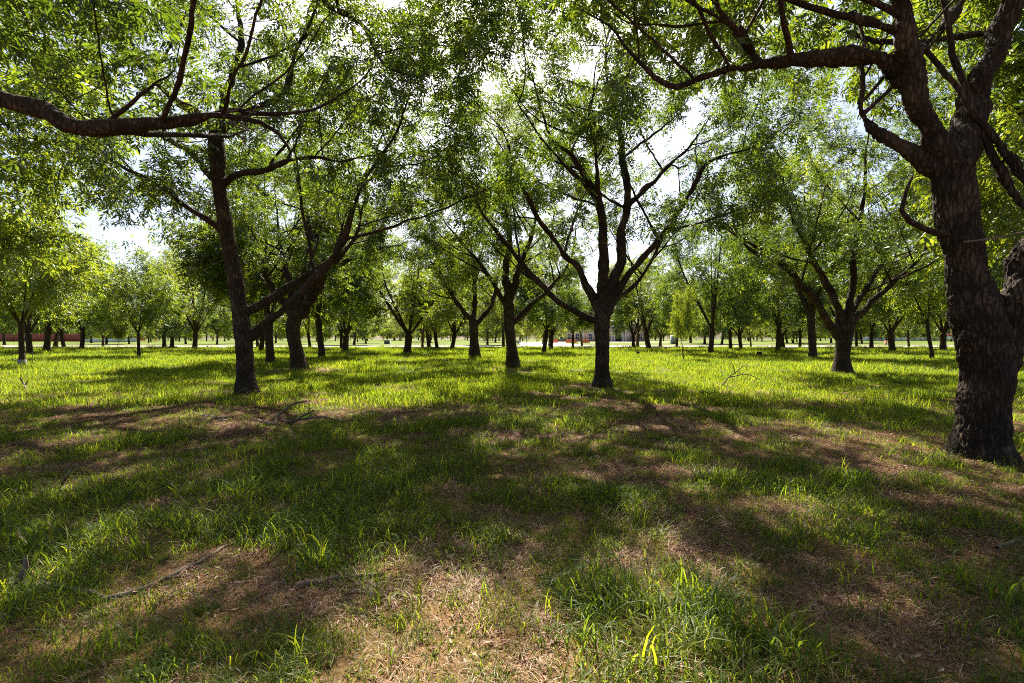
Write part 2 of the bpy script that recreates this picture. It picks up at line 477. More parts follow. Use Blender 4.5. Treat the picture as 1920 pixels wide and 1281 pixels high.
# ------------------------------------------------------------------ leaves
def leaf_mesh(P, Dr, rng, per, size, pairs, wid=0.30, hi=False, scatter=0.17, droop=0.6):
    """compound leaves on twigs: rachis with pairs of leaflets and an end leaflet"""
    n = len(P) * per
    p = np.repeat(P, per, 0) + rng.normal(size=(n, 3)) * scatter
    d = np.repeat(Dr, per, 0) * 0.6 + rng.normal(size=(n, 3)) * np.array((0.8, 0.8, 0.45))
    d[:, 2] -= droop * rng.random(n)
    d /= np.linalg.norm(d, axis=1)[:, None]
    up = rng.normal(size=(n, 3)) * 0.45 + np.array((0, 0, 1.0))
    sd = np.cross(d, up); sd /= np.linalg.norm(sd, axis=1)[:, None] + 1e-9
    nm = np.cross(sd, d)
    sz = size * (0.7 + 0.6 * rng.random(n))
    B = []; T = []; NN = []; L = []
    rl = pairs * 0.42 + 0.35
    for k in range(pairs):
        t = (0.35 + k * 0.42)
        for sgn in (-1, 1):
            base = p + d * (t * sz * 0.95)[:, None] - nm * (0.10 * t * t * sz / max(1, rl))[:, None]
            dirn = d * 0.55 + sd * (sgn * (0.85 + rng.normal(size=n) * 0.12))[:, None] - nm * (0.25 + 0.35 * rng.random(n))[:, None]
            B.append(base); T.append(dirn); NN.append(nm + rng.normal(size=(n, 3)) * 0.25); L.append(sz * (0.78 + 0.10 * k))
    base = p + d * (rl * sz * 0.95)[:, None]
    B.append(base); T.append(d - nm * 0.35); NN.append(nm + rng.normal(size=(n, 3)) * 0.2); L.append(sz * 1.05)
    B = np.concatenate(B); T = np.concatenate(T); NN = np.concatenate(NN); L = np.concatenate(L)
    T /= np.linalg.norm(T, axis=1)[:, None]
    S = np.cross(T, NN); S /= np.linalg.norm(S, axis=1)[:, None] + 1e-9
    U = np.cross(S, T)
    w = (L * wid * 0.5)[:, None]; L = L[:, None]
    m = len(B)
    if not hi:
        v = np.stack([B, B + T * L * .42 + S * w + U * w * .45, B + T * L, B + T * L * .42 - S * w + U * w * .45], 1)
        i = np.arange(m)[:, None] * 4
        tr = np.concatenate([i + [0, 1, 2], i + [0, 2, 3]])
    else:
        v = np.stack([B, B + T * L * .3 + S * w + U * w * .4, B + T * L * .68 + S * w * .75 + U * w * .2 - U * L * .04, B + T * L - U * L * .12,
                      B + T * L * .68 - S * w * .75 + U * w * .2 - U * L * .04, B + T * L * .3 - S * w + U * w * .4], 1)
        i = np.arange(m)[:, None] * 6
        tr = np.concatenate([i + [0, 1, 2], i + [0, 2, 3], i + [0, 3, 4], i + [0, 4, 5]])
    return v.reshape(-1, 3), tr

def leaf_sites(s, r, rmax, rng, n):
    n0 = len(s.P)
    c = np.array([i for i in range(n0) if s.r[i] is None and r[i] < rmax])
    if len(c) == 0: return np.zeros((0, 3)), np.zeros((0, 3))
    wgt = np.where(r[c] < 0.0105, 1.0, 0.14); wgt /= wgt.sum()
    k = rng.choice(c, size=n, p=wgt)
    P = np.array(s.P); par = np.array(s.par)
    d = P[k] - P[par[k]]; d /= np.linalg.norm(d, axis=1)[:, None] + 1e-9
    return P[k] - d * (rng.random((n, 1)) * 0.3), d

# ------------------------------------------------------------------ hero trees traced from the photograph
def bark_relief(co, nr, amp, sc=1.0):
    out = np.empty(len(co))
    vor = mnoise.voronoi; nz = mnoise.noise
    for i, (x, y, z) in enumerate(co.tolist()):
        w = nz((x * 3.1, y * 3.1, z * 3.1))
        w2 = nz((x * 9, y * 9, z * 5)); dd = vor((x * 16 * sc + 1.8 * w + 1.4 * w2, y * 16 * sc + 1.4 * w2, z * 3.6 * sc + 2.0 * w + 1.8 * w2))[0]
        e = min(1.0, (dd[1] - dd[0]) * 3.2)
        out[i] = (e - 0.55) * (0.65 + 0.7 * nz((x * 1.7 + 9, y * 1.7, z * 1.7))) + 0.9 * nz((x * 2.2, y * 2.2, z * 1.4)) + 0.35 * nz((x * 22, y * 22, z * 12))
    return co + nr * (out * amp)[:, None]

def make_hero(name, label, d, trunk, limbs, ell, natt, nleaf, seed, voxel=0.035, relief=0.008, leaf=(0.12, 3), hi=False,
              nclump=105, spread=0.32, kill=0.42, floor=2.6, thick=0.045, group=None, mat='leaf', per=1, rsc=1.0, sec=4, lump=0.0):
    rng = np.random.default_rng(seed)
    bx = (trunk[0][0] - CX) / F * d
    bz = float(ground_z(bx, d))
    base = np.array((bx, d, bz))
    root = empty(name, tuple(base), label, "tree", group)
    s = Skel()
    def w(pt, dd, vert=1.0):
        Y = d + dd
        q = px3(pt[0], pt[1], Y) - base
        return (*q, pt[2] / F * Y * rsc * (1 - vert * (1 - math.cos(math.atan((pt[0] - CX) / F)))))
    tp = [w(p, 0) for p in trunk]
    # the bole goes on into the soil with a root flare
    x0, y0, z0, r0 = tp[0]
    tp = [(x0, y0, -0.25, r0 * 1.75), (x0, y0, 0.0, r0 * 1.36)] + [t for t in tp if t[2] > 0.3]
    s.line(tp, 0, -1, 0.15, 9.9)
    for li, lb in enumerate(limbs):
        pts, d0, d1 = lb[0], lb[1], lb[2]
        m = len(pts)
        pp = [w((p[0], p[1], p[2] * (0.92 - 0.5 * (k / (m - 1)) ** 3)), d0 + (d1 - d0) * (k / (m - 1)) ** 1.2, abs(pts[min(k + 1, m - 1)][1] - pts[max(k - 1, 0)][1]) / (math.hypot(pts[min(k + 1, m - 1)][1] - pts[max(k - 1, 0)][1], pts[min(k + 1, m - 1)][0] - pts[max(k - 1, 0)][0]) + 1e-6)) for k, p in enumerate(pts)]
        part = li + 1 if len(lb) < 4 else lb[3]
        s.line(pp, part, 'near', 0.18, 0.3, 0.10, rng)
    # side branches leaving the limbs, bending upwards
    for li in sorted(set(s.part)):
        nodes = [i for i in range(len(s.P)) if s.part[i] == li]
        if li == 0 or len(nodes) < 8: continue
        for q in range(sec + (len(nodes) > 30)):
            i = nodes[int(len(nodes) * (0.3 + 0.55 * (q + rng.random()) / (sec + 1)))]
            p0 = s.P[i]; dl = s.P[i] - s.P[s.par[i]]; dl = dl / (np.linalg.norm(dl) + 1e-9)
            sd_ = np.cross(dl, rng.normal(size=3)); sd_ /= np.linalg.norm(sd_) + 1e-9
            v = dl * 0.55 + sd_ * 0.8; v[2] = abs(v[2]) * 0.6 + 0.18
            if p0[2] < 3.5: v[2] += 0.4
            v /= np.linalg.norm(v)
            r1 = min(s.r[i] * 0.5, 0.055); ln = min(3.4, 1.0 + r1 * 52)
            if r1 < 0.010: continue
            v2 = v + np.array((0, 0, 0.55)) + rng.normal(size=3) * 0.25
            pts_ = [(*p0, r1), (*(p0 + v * ln * .35), r1 * .8), (*(p0 + v * ln * .62 + v2 * ln * .08), r1 * .62), (*(p0 + v * ln * .75 + v2 * ln * .3), r1 * .4)]
            s.line(pts_, li, i, 0.16, 0.25, 0.10, rng)
    nb = len(s.P)
    el = [(e[0], e[1], e[2], e[3], e[4], e[5], e[6] if len(e) > 6 else e[3] * e[4] * e[5]) for e in ell]
    att = clumped(natt, el, rng, nclump, spread, floor)
    colonize(s, att, 0.34, 5.5, kill, 60, rng)
    r, kids = finish_radii(s)
    # thick wood: one remeshed skin, split into trunk and limbs along the skeleton
    ch = chains_of(s, r, kids, lambda i: r[i] > thick)
    V, Q = tubes(s.P, [c for _, c in ch], lambda q: 14)
    # cap the ends for the voxel volume
    capV = []; capT = []; nv = len(V); off = 0; vl = [V]; ql = [Q]
    for _, c in ch:
        if len(c) < 2: continue
        k = 14; m = len(c)
        for ring in (0, m - 1):
            a = np.arange(k) + off + ring * k
            vl.append(np.array([c[ring][0]])); ci = nv; nv += 1
            b2 = np.roll(a, -1)
            ql.append(np.stack([a, b2, np.full(k, ci), np.full(k, ci)], -1) if ring else np.stack([b2, a, np.full(k, ci), np.full(k, ci)], -1))
        off += m * k
    # degenerate quads as tiny fans: use a slightly shifted centre vertex
    Vc = np.concatenate(vl); Qc = np.concatenate(ql)
    qd = Qc[Qc[:, 2] != Qc[:, 3]]; td = Qc[Qc[:, 2] == Qc[:, 3]][:, :3]
    me0 = mesh_np("tmpw", Vc, tris=td, quads=qd)
    o = bpy.data.objects.new("tmp", me0); COL.objects.link(o)
    md = o.modifiers.new("r", 'REMESH'); md.mode = 'VOXEL'; md.voxel_size = voxel
    sm = o.modifiers.new("s", 'SMOOTH'); sm.factor = 0.5; sm.iterations = 3
    dg = bpy.context.evaluated_depsgraph_get()
    eo = o.evaluated_get(dg); ev = eo.to_mesh()
    n = len(ev.vertices); co = np.empty(n * 3, np.float32); ev.vertices.foreach_get("co", co)
    nr = np.empty(n * 3, np.float32); ev.vertices.foreach_get("normal", nr)
    q = np.empty(len(ev.loops), np.int32); ev.loops.foreach_get("vertex_index", q)
    eo.to_mesh_clear(); bpy.data.objects.remove(o); bpy.data.meshes.remove(me0)
    co = co.reshape(-1, 3).astype(float); nr = nr.reshape(-1, 3).astype(float); q = q.reshape(-1, 4)
    # nearest skeleton node (by distance over radius) gives the part
    sk = [i for i in range(len(s.P)) if r[i] > thick * 0.8]
    SP = np.array([s.P[i] for i in sk]); SR = np.array([r[i] for i in sk]); SPART = np.array([s.part[i] for i in sk])
    fc = co[q].mean(1); fp = np.empty(len(fc), int)
    for c in range(0, len(fc), 4000):
        dd = np.linalg.norm(fc[c:c + 4000, None] - SP[None], axis=2) / SR[None]
        fp[c:c + 4000] = SPART[dd.argmin(1)]
    if lump: co = co + nr * np.array([lump * (mnoise.noise((x * 1.9 + 3, y * 1.9, z * 1.3)) + 0.6 * mnoise.noise((x * 4.1, y * 4.1, z * 3.0))) for x, y, z in co.tolist()])[:, None]
    if relief: co = bark_relief(co, nr, relief, 1.0 if relief > 0.009 else 0.8)
    thin = chains_of(s, r, kids, lambda i: r[i] <= thick)
    parts = sorted(set(s.part))
    for pt in parts:
        f = q[fp == pt]
        used, inv = np.unique(f, return_inverse=True)
        pv = co[used] if len(used) else np.zeros((0, 3)); pq = inv.reshape(-1, 4)
        tv, tq = tubes(s.P, [c for k, c in thin if k == pt], side_near)
        V2 = np.concatenate([pv, tv]); Q2 = np.concatenate([pq, tq + len(pv)]) if len(tq) else pq
        if not len(V2): continue
        me = mesh_np("trunk" if pt == 0 else "limb", V2, quads=Q2, smooth=True)
        obj("trunk" if pt == 0 else "limb", me, M['bark'], root)
    P, Dr = leaf_sites(s, r, 0.026, rng, nleaf)
    v, t = leaf_mesh(P, Dr, rng, per, leaf[0], leaf[1], hi=hi)
    cr = obj("crown", mesh_np("crown", v, tris=t), M[mat], root)
    cr["kind"] = "stuff"
    return root

# near tree at the right edge
RIGHT_TREE = make_hero("pecan_tree", "massive forked pecan tree with deeply furrowed bark at the right edge", 6.4,
    [(1840, 862, 52), (1841, 812, 57), (1845, 760, 58), (1850, 700, 58), (1846, 640, 58), (1832, 590, 52), (1822, 549, 47), (1809, 481, 44), (1795, 420, 44), (1786, 360, 46), (1783, 310, 44)],
    [([(1800, 310, 38), (1828, 220, 36), (1852, 120, 34), (1880, 40, 32), (1905, -60, 29), (1925, -180, 24), (1930, -320, 16)], 0, 0.6),
     ([(1778, 310, 34), (1740, 245, 31), (1708, 170, 28), (1695, 90, 25), (1680, 0, 23), (1655, -100, 19), (1640, -220, 13)], 0, -0.4),
     ([(1704, 175, 24), (1665, 128, 21), (1620, 108, 17), (1540, 108, 15), (1450, 120, 12), (1370, 136, 10.5), (1300, 155, 9), (1268, 168, 8), (1225, 148, 7), (1180, 100, 6), (1140, 55, 4.5), (1090, 20, 3.5)], 0, 0.8),
     ([(1420, 124, 9), (1395, 90, 7.5), (1378, 55, 6.5), (1345, 15, 5.5), (1330, -40, 4)], 0.4, 0.1),
     ([(1755, 330, 22), (1700, 275, 15), (1645, 250, 13), (1618, 215, 11), (1610, 150, 9), (1612, 85, 7), (1600, 20, 5)], 0, 0.9),
     ([(1775, 446, 7), (1735, 430, 5.5), (1705, 414, 6), (1688, 397, 6.5), (1693, 365, 7), (1700, 345, 7.5), (1713, 325, 4)], -.1, -.2),
     ([(1846, 700, 40), (1832, 648, 36), (1812, 622, 22)], 0, -0.16),
     ([(1856, 700, 48), (1886, 610, 44), (1908, 535, 41), (1935, 460, 38), (2000, 370, 30), (2080, 290, 22), (2160, 180, 14)], 0, -0.7)],
    [(-1.2, 0.9, 8.2, 5.2, 4.2, 2.9), (2.2, 0.6, 7.6, 3.6, 3.6, 3.0), (-3.0, 1.0, 6.6, 2.8, 2.4, 1.8)], 1500, 5600, 11,
    lump=0.05, voxel=0.017, relief=0.03, leaf=(0.135, 4), hi=True, nclump=105, spread=0.28, floor=5.0)

# tree off the left edge whose long limb reaches into the picture
LEFT_TREE = make_hero("pecan_tree", "pecan tree outside the left edge whose long thick limb reaches across the upper left", 6.6,
    [(-330, 858, 50), (-330, 700, 44), (-326, 560, 40), (-320, 420, 40), (-310, 300, 38)],
    [([(-310, 300, 30), (-220, 190, 26), (-130, 130, 22), (-60, 140, 20), (0, 178, 18), (60, 208, 18), (130, 231, 18.5), (190, 240, 18), (260, 238, 16), (330, 228, 13), (395, 216, 10), (440, 222, 8.5), (490, 234, 7), (522, 252, 6), (540, 278, 5), (548, 294, 3)], 0, 1.0),
     ([(-310, 300, 30), (-290, 180, 26), (-200, 60, 24), (-70, 0, 20), (-12, -12, 17), (25, -70, 14), (50, -180, 9)], 0, -0.6),
     ([(-312, 310, 26), (-360, 180, 22), (-420, 40, 18), (-470, -120, 12)], 0, 0.8),
     ([(200, 240, 6), (235, 205, 5), (280, 170, 4), (330, 140, 3)], 0.5, 0.2, 1),
     ([(400, 216, 6), (450, 210, 5), (520, 215, 4), (575, 212, 3.5), (640, 180, 3), (700, 130, 2.5)], 1.0, 1.5, 1)],
    [(0.0, 0.0, 8.2, 4.0, 3.6, 2.6), (3.2, -0.2, 7.6, 2.6, 2.4, 1.8)], 750, 3000, 12,
    lump=0.03, voxel=0.022, relief=0.014, leaf=(0.135, 4), hi=True, nclump=75, spread=0.28, floor=5.2)

make_hero("pecan_tree", "tall straight pecan left of centre with two low limbs rising to the right", 13.7,
    [(463, 742, 20), (460, 700, 18), (456, 640, 17.5), (450, 580, 16.5), (440, 520, 15.5), (430, 460, 15), (420, 400, 14.5), (412, 340, 14.5), (407, 280, 16), (405, 245, 14)],
    [([(405, 255, 11), (380, 222, 9), (330, 190, 8), (270, 130, 6.5), (210, 70, 5), (165, 10, 4), (140, -60, 3)], 0, 1.0),
     ([(410, 250, 11), (428, 165, 8), (452, 95, 6.5), (450, 20, 5.5), (430, -60, 4)], 0, 1.2),
     ([(412, 252, 10), (470, 210, 8), (520, 190, 7), (545, 150, 6), (560, 90, 5), (592, 25, 4), (610, -50, 3)], 0, -0.8),
     ([(415, 345, 8), (450, 328, 7), (500, 320, 6), (540, 303, 5), (590, 297, 4), (640, 302, 3), (700, 290, 2.5)], 0, -1.0),
     ([(405, 340, 8), (360, 290, 6), (320, 262, 5), (300, 220, 4), (270, 190, 3)], 0, 1.6),
     ([(427, 447, 8), (390, 415, 7), (340, 380, 6), (280, 337, 5), (225, 310, 4), (170, 268, 3.5), (130, 240, 3)], 0, -0.8),
     ([(456, 585, 10), (500, 566, 9), (545, 535, 8), (590, 507, 7), (640, 480, 6), (668, 440, 5), (680, 395, 4), (690, 340, 3)], 0, 1.4),
     ([(460, 640, 11.5), (510, 600, 10), (552, 560, 9), (592, 520, 8), (625, 488, 7.5), (650, 440, 7.5), (662, 395, 6.5), (692, 325, 5), (740, 255, 4), (770, 180, 3)], 0, -0.9),
     ([(600, -60, 6), (612, 5, 6), (655, 32, 5.5), (685, 55, 5), (705, 95, 4), (728, 130, 3.5), (790, 150, 2.5)], -0.8, -1.6, 3)],
    [(-0.6, 0.2, 8.6, 6.0, 5.0, 3.9), (3.8, 0.4, 8.4, 3.3, 3.8, 4.2), (4.8, 0.5, 11.0, 2.3, 3.0, 2.2, 34), (-3.4, 0, 6.2, 2.8, 3.0, 1.9)], 2600, 9200, 13,
    lump=0.03, voxel=0.032, relief=0.012, leaf=(0.168, 3), nclump=190, spread=0.28, floor=3.9)

make_hero("pecan_tree", "vase-shaped pecan just right of centre with many rising limbs and bare soil at its foot", 16.0,
    [(1130, 727, 17), (1129, 700, 14.5), (1129, 650, 13.5), (1128, 610, 14.5), (1131, 575, 16)],
    [([(1125, 605, 7), (1090, 590, 6.5), (1060, 575, 6.5), (1030, 550, 6.5), (990, 510, 6), (960, 470, 5.5), (935, 440, 5), (900, 390, 4), (880, 335, 3)], 0, -1.2),
     ([(1126, 590, 10), (1098, 535, 8), (1085, 500, 7), (1060, 478, 6.5), (1030, 440, 6), (1000, 395, 5), (970, 330, 4), (950, 260, 3)], 0, 1.2),
     ([(1131, 575, 13), (1130, 500, 11), (1130, 440, 9.5), (1120, 380, 8), (1095, 330, 7), (1070, 290, 6), (1040, 268, 5), (1018, 220, 4), (1000, 150, 3)], 0, -1.5),
     ([(1133, 575, 12), (1160, 490, 10), (1165, 440, 9.5), (1175, 380, 9), (1166, 300, 8), (1160, 250, 7), (1150, 200, 5.5), (1135, 135, 4), (1140, 60, 3)], 0, 0.8),
     ([(1135, 590, 10), (1170, 530, 8.5), (1200, 490, 8), (1250, 430, 7), (1290, 370, 6.5), (1320, 310, 5.5), (1370, 290, 4), (1410, 280, 3)], 0, -0.6),
     ([(1174, 385, 7), (1210, 355, 5.5), (1250, 315, 4.5), (1290, 278, 3.5), (1330, 220, 2.5)], 0.4, 1.6),
     ([(1121, 385, 6), (1118, 300, 5), (1105, 230, 4.2), (1110, 190, 3.5), (1120, 120, 2.5)], -0.9, -2.2),
     ([(1133, 600, 8), (1150, 560, 6), (1185, 540, 5), (1230, 470, 4), (1262, 400, 3)], 0, 2.0)],
    [(-0.2, 0.2, 8.9, 6.5, 5.4, 5.0), (-4.4, 0, 11.6, 2.2, 2.6, 2.3, 24), (-1.0, -0.8, 12.4, 2.4, 2.4, 1.7, 26), (-3.6, 0, 6.0, 2.2, 3.0, 1.9), (3.8, 0, 6.2, 2.2, 3.0, 1.9)], 3000, 11600, 14,
    lump=0.025, voxel=0.032, relief=0.011, leaf=(0.168, 3), nclump=195, spread=0.28, floor=3.6)

make_hero("pecan_tree", "leaning pecan with a thick bent trunk behind the tall straight one", 24.6,
    [(562, 694, 14.5), (556, 660, 13.5), (549, 620, 13.5), (556, 585, 14.5)],
    [([(552, 590, 10), (520, 555, 8), (500, 520, 6.5), (482, 475, 5), (470, 420, 3.5)], 0, -1),
     ([(562, 590, 11), (606, 522, 9), (632, 470, 7.5), (655, 420, 6.5), (665, 370, 6.5), (690, 318, 5), (720, 250, 3.5)], 0, -1),
     ([(558, 588, 10), (576, 500, 8), (582, 430, 6), (562, 360, 4.5), (550, 300, 3)], 0, 1.5),
     ([(606, 515, 7), (650, 490, 5), (700, 470, 4), (750, 460, 3)], -0.3, 1),
     ([(556, 590, 9), (540, 520, 7), (525, 450, 5), (520, 390, 3.5)], 0, 2)],
    [(1.0, 0, 9.6, 6.0, 5.2, 6.2)], 1500, 9000, 15, voxel=0.045, relief=0.007, leaf=(0.16, 3), nclump=90, spread=0.34, kill=0.7, thick=0.06, floor=3.4)

make_hero("pecan_tree", "low-forked pecan with broad sweeping limbs, standing left of the massive right-hand tree", 21.3,
    [(1580, 704, 18), (1579, 670, 16), (1583, 635, 16.5), (1586, 610, 17)],
    [([(1580, 640, 10), (1545, 590, 9), (1510, 545, 8), (1470, 500, 6.5), (1420, 465, 5), (1382, 438, 4), (1370, 385, 3)], 0, -1.5),
     ([(1582, 615, 10), (1555, 540, 8), (1520, 480, 6.5), (1490, 420, 5), (1470, 355, 4), (1460, 290, 3)], 0, 1.0),
     ([(1588, 610, 11), (1597, 540, 8.5), (1600, 470, 7), (1615, 400, 6), (1620, 330, 5), (1625, 250, 3.5)], 0, -0.6),
     ([(1588, 620, 10), (1640, 560, 7.5), (1680, 525, 6), (1720, 490, 5), (1748, 435, 3.5)], 0, -1),
     ([(1585, 615, 9), (1610, 560, 7), (1660, 480, 5), (1690, 400, 3.5)], 0, 2.2)],
    [(-0.2, 0, 9.2, 5.9, 5.2, 5.9), (-3.0, -1, 5.2, 2.4, 2.4, 1.6), (3.2, 0, 5.4, 2.2, 2.6, 1.6)], 1700, 11000, 16, voxel=0.042, relief=0.007, leaf=(0.15, 3), nclump=70, spread=0.55, kill=0.65, thick=0.055, floor=2.9)

make_hero("pecan_tree", "slim dark pecan with a slightly bent trunk left of the vase-shaped centre tree", 25.9,
    [(962, 691, 11.5), (959, 650, 10), (954, 600, 10), (954, 570, 10.5)],
    [([(952, 580, 6), (930, 540, 5), (905, 500, 4.5), (870, 460, 4), (835, 420, 3)], 0, -1),
     ([(954, 575, 9), (950, 500, 7.5), (955, 440, 6), (945, 380, 5), (930, 300, 3.5)], 0, 0.5),
     ([(957, 610, 7), (1000, 570, 5.5), (1040, 530, 4.5), (1070, 488, 3.5), (1080, 430, 3)], 0, 1),
     ([(954, 570, 7), (975, 500, 5.5), (1000, 430, 4), (1010, 360, 3)], 0, -1.5)],
    [(-0.3, 0, 9.9, 5.6, 5.2, 6.4), (-2.6, 0, 5.4, 2.2, 2.4, 1.8)], 1400, 9800, 17, voxel=0.045, relief=0.006, leaf=(0.16, 3), nclump=85, spread=0.34, kill=0.7, thick=0.06, floor=3.2)
make_hero("pecan_tree", "stout distant pecan with a spreading open head, left of the slim dark one", 38.0,
    [(890, 673, 10), (889, 640, 8.5), (888, 605, 9)],
    [([(888, 610, 5.5), (855, 565, 4.5), (832, 520, 3.5), (815, 470, 2.5)], 0, -1),
     ([(888, 605, 6.5), (890, 540, 5), (880, 490, 4), (870, 420, 3)], 0, 1),
     ([(889, 612, 5.5), (922, 572, 4.5), (932, 520, 3.5), (945, 460, 2.5)], 0, -1)],
    [(-0.4, 0, 10.4, 6.4, 5.8, 7.2)], 1200, 7500, 18, voxel=0.06, relief=0.0, leaf=(0.2, 3), nclump=75, spread=0.38, kill=0.8, thick=0.08, floor=3.4)

def dead_twigs(root, Y, lines):
    for ln in lines:
        q = catmull([(*(px3(a_, b_, Y + dd_) - np.array(root.location)), r_ / F * Y) for a_, b_, dd_, r_ in ln], 0.05)
        V, Q = tubes(None, [[(p_[:3], p_[3]) for p_ in q]], lambda r_: 5)
        obj("dead_twig", mesh_np("dead_twig", V, quads=Q, smooth=True), M['twig'], root)
dead_twigs(RIGHT_TREE, 6.0, [[(1806, 454, 0.1, 2.2), (1850, 449, -.1, 2), (1890, 441, -.1, 1.8), (1940, 432, 0, 1.4)]])
rt = random.Random(8)
tl = []
for k_ in range(13):
    x_, y_ = 410 + rt.random() * 70, 212 + rt.random() * 20
    a_ = rt.uniform(-.5, 2.2); L_ = rt.uniform(45, 105); b_ = rt.uniform(-1.2, 1.4)
    ln = []
    for t_ in (0, .35, .7, 1):
        ln.append((x_, y_, .95 + t_ * rt.uniform(-.3, .3), 1.7 - 1.1 * t_))
        x_ += math.cos(a_) * L_ * .33; y_ += math.sin(a_) * L_ * .33; a_ += b_ * .5
    tl.append(ln)
dead_twigs(LEFT_TREE, 6.6, tl)
print("heroes", time.time() - T0)

# ------------------------------------------------------------------ orchard trees built once per kind and copied
def make_variant(seed, hfork, r0, crown, nl, young=False, leafn=6600, size=0.21):
    """crown = (rx, rz, zc). Returns meshes (trunk, [limbs], crown)"""
    rng = np.random.default_rng(seed)
    s = Skel()
    rx, rz, zc = crown
    r0 *= 0.8
    lx, ly = rng.normal(size=2) * 0.12
    s.line([(0, 0, -0.3, r0 * 1.7), (0, 0, 0.05, r0 * 1.25), (0, 0, 0.4, r0 * 1.02), (lx * .5, ly * .5, hfork * .5, r0 * .92), (lx, ly, hfork, r0 * 1.0)], 0, -1, 0.3, 9.9)
    a0 = rng.random() * 6.28
    for k in range(nl):
        a = a0 + k * 6.283 / nl + rng.normal() * 0.3
        sp = rx * (0.35 + 0.35 * rng.random()) if k else rx * 0.12
        h = zc + rz * (0.15 + 0.5 * rng.random())
        ca, sa = math.cos(a), math.sin(a)
        r1 = r0 * (0.40 + 0.13 * rng.random())
        s.line([(lx, ly, hfork - 0.1, r1), (lx + ca * sp * .35, ly + sa * sp * .35, hfork + (h - hfork) * .28, r1 * .8),
                (lx + ca * sp * .75, ly + sa * sp * .75, hfork + (h - hfork) * .62, r1 * .5), (lx + ca * sp, ly + sa * sp, h, r1 * .2)], 1 + k, 'near', 0.4, 0.25, 0.08, rng)
    att = clumped(520 if not young else 260, [(0, 0, zc, rx, rx, rz, 1)], rng, 60 if not young else 34, 0.45, zc - rz * 0.97, 0.5)
    colonize(s, att, 0.5, 6.0, 0.85 if not young else 0.6, 40, rng)
    r, kids = finish_radii(s, 0.012 if not young else 0.008)
    ch = chains_of(s, r, kids, lambda i: True)
    out = []
    for pt in sorted(set(s.part)):
        V, Q = tubes(s.P, [c for k, c in ch if k == pt], side_far)
        out.append(mesh_np("trunk" if pt == 0 else "limb", V, quads=Q, smooth=True))
        out[-1].materials.append(M['bark_far'])
    P, Dr = leaf_sites(s, r, 0.06, rng, leafn)
    v, t = leaf_mesh(P, Dr, rng, 1, size, 3, wid=0.34, scatter=0.35)
    cm = mesh_np("crown", v, tris=t); cm.materials.append(M['leaf_young'] if young or seed % 2 or seed > 120 else M['leaf'])
    return out, cm

ADULT = [make_variant(101, 1.9, 0.34, (5.0, 4.2, 6.6), 5), make_variant(102, 2.3, 0.30, (4.6, 4.4, 7.0), 4), make_variant(103, 1.7, 0.36, (5.4, 4.0, 6.3), 5),
         make_variant(104, 2.1, 0.28, (4.4, 4.0, 6.4), 5), make_variant(105, 2.5, 0.33, (4.8, 4.6, 7.2), 4),
         make_variant(106, 1.8, 0.31, (5.8, 4.6, 5.9), 4), make_variant(107, 2.2, 0.29, (5.0, 5.2, 6.6), 3)]
YOUNG = [make_variant(111, 1.7, 0.15, (3.3, 2.9, 4.6), 4, True, 4200, 0.19), make_variant(112, 1.9, 0.12, (2.6, 3.0, 5.0), 3, True, 3600, 0.19)]
FARV = [make_variant(121 + k, 1.8, 0.28, (5.2 - .4 * k, 4.6 + .5 * k, 5.2 + .5 * k), 4, False, 1900, 0.42) for k in range(3)]

def put_tree(var, x, y, sc, rz, label, group=None, name="pecan_tree", parts=True, sz=None):
    root = empty(name, (x, y, float(ground_z(x, y)) if y < 40 else 0.0), label, "tree", group, rz)
    root.scale = (sc * rr.uniform(.88, 1.16), sc * rr.uniform(.88, 1.16), sz or sc)
    wood, crown = var
    for k, me in enumerate(wood):
        obj("trunk" if k == 0 else "limb", me, None, root)
    c = obj("crown", crown, None, root); c["kind"] = "stuff"
    return root

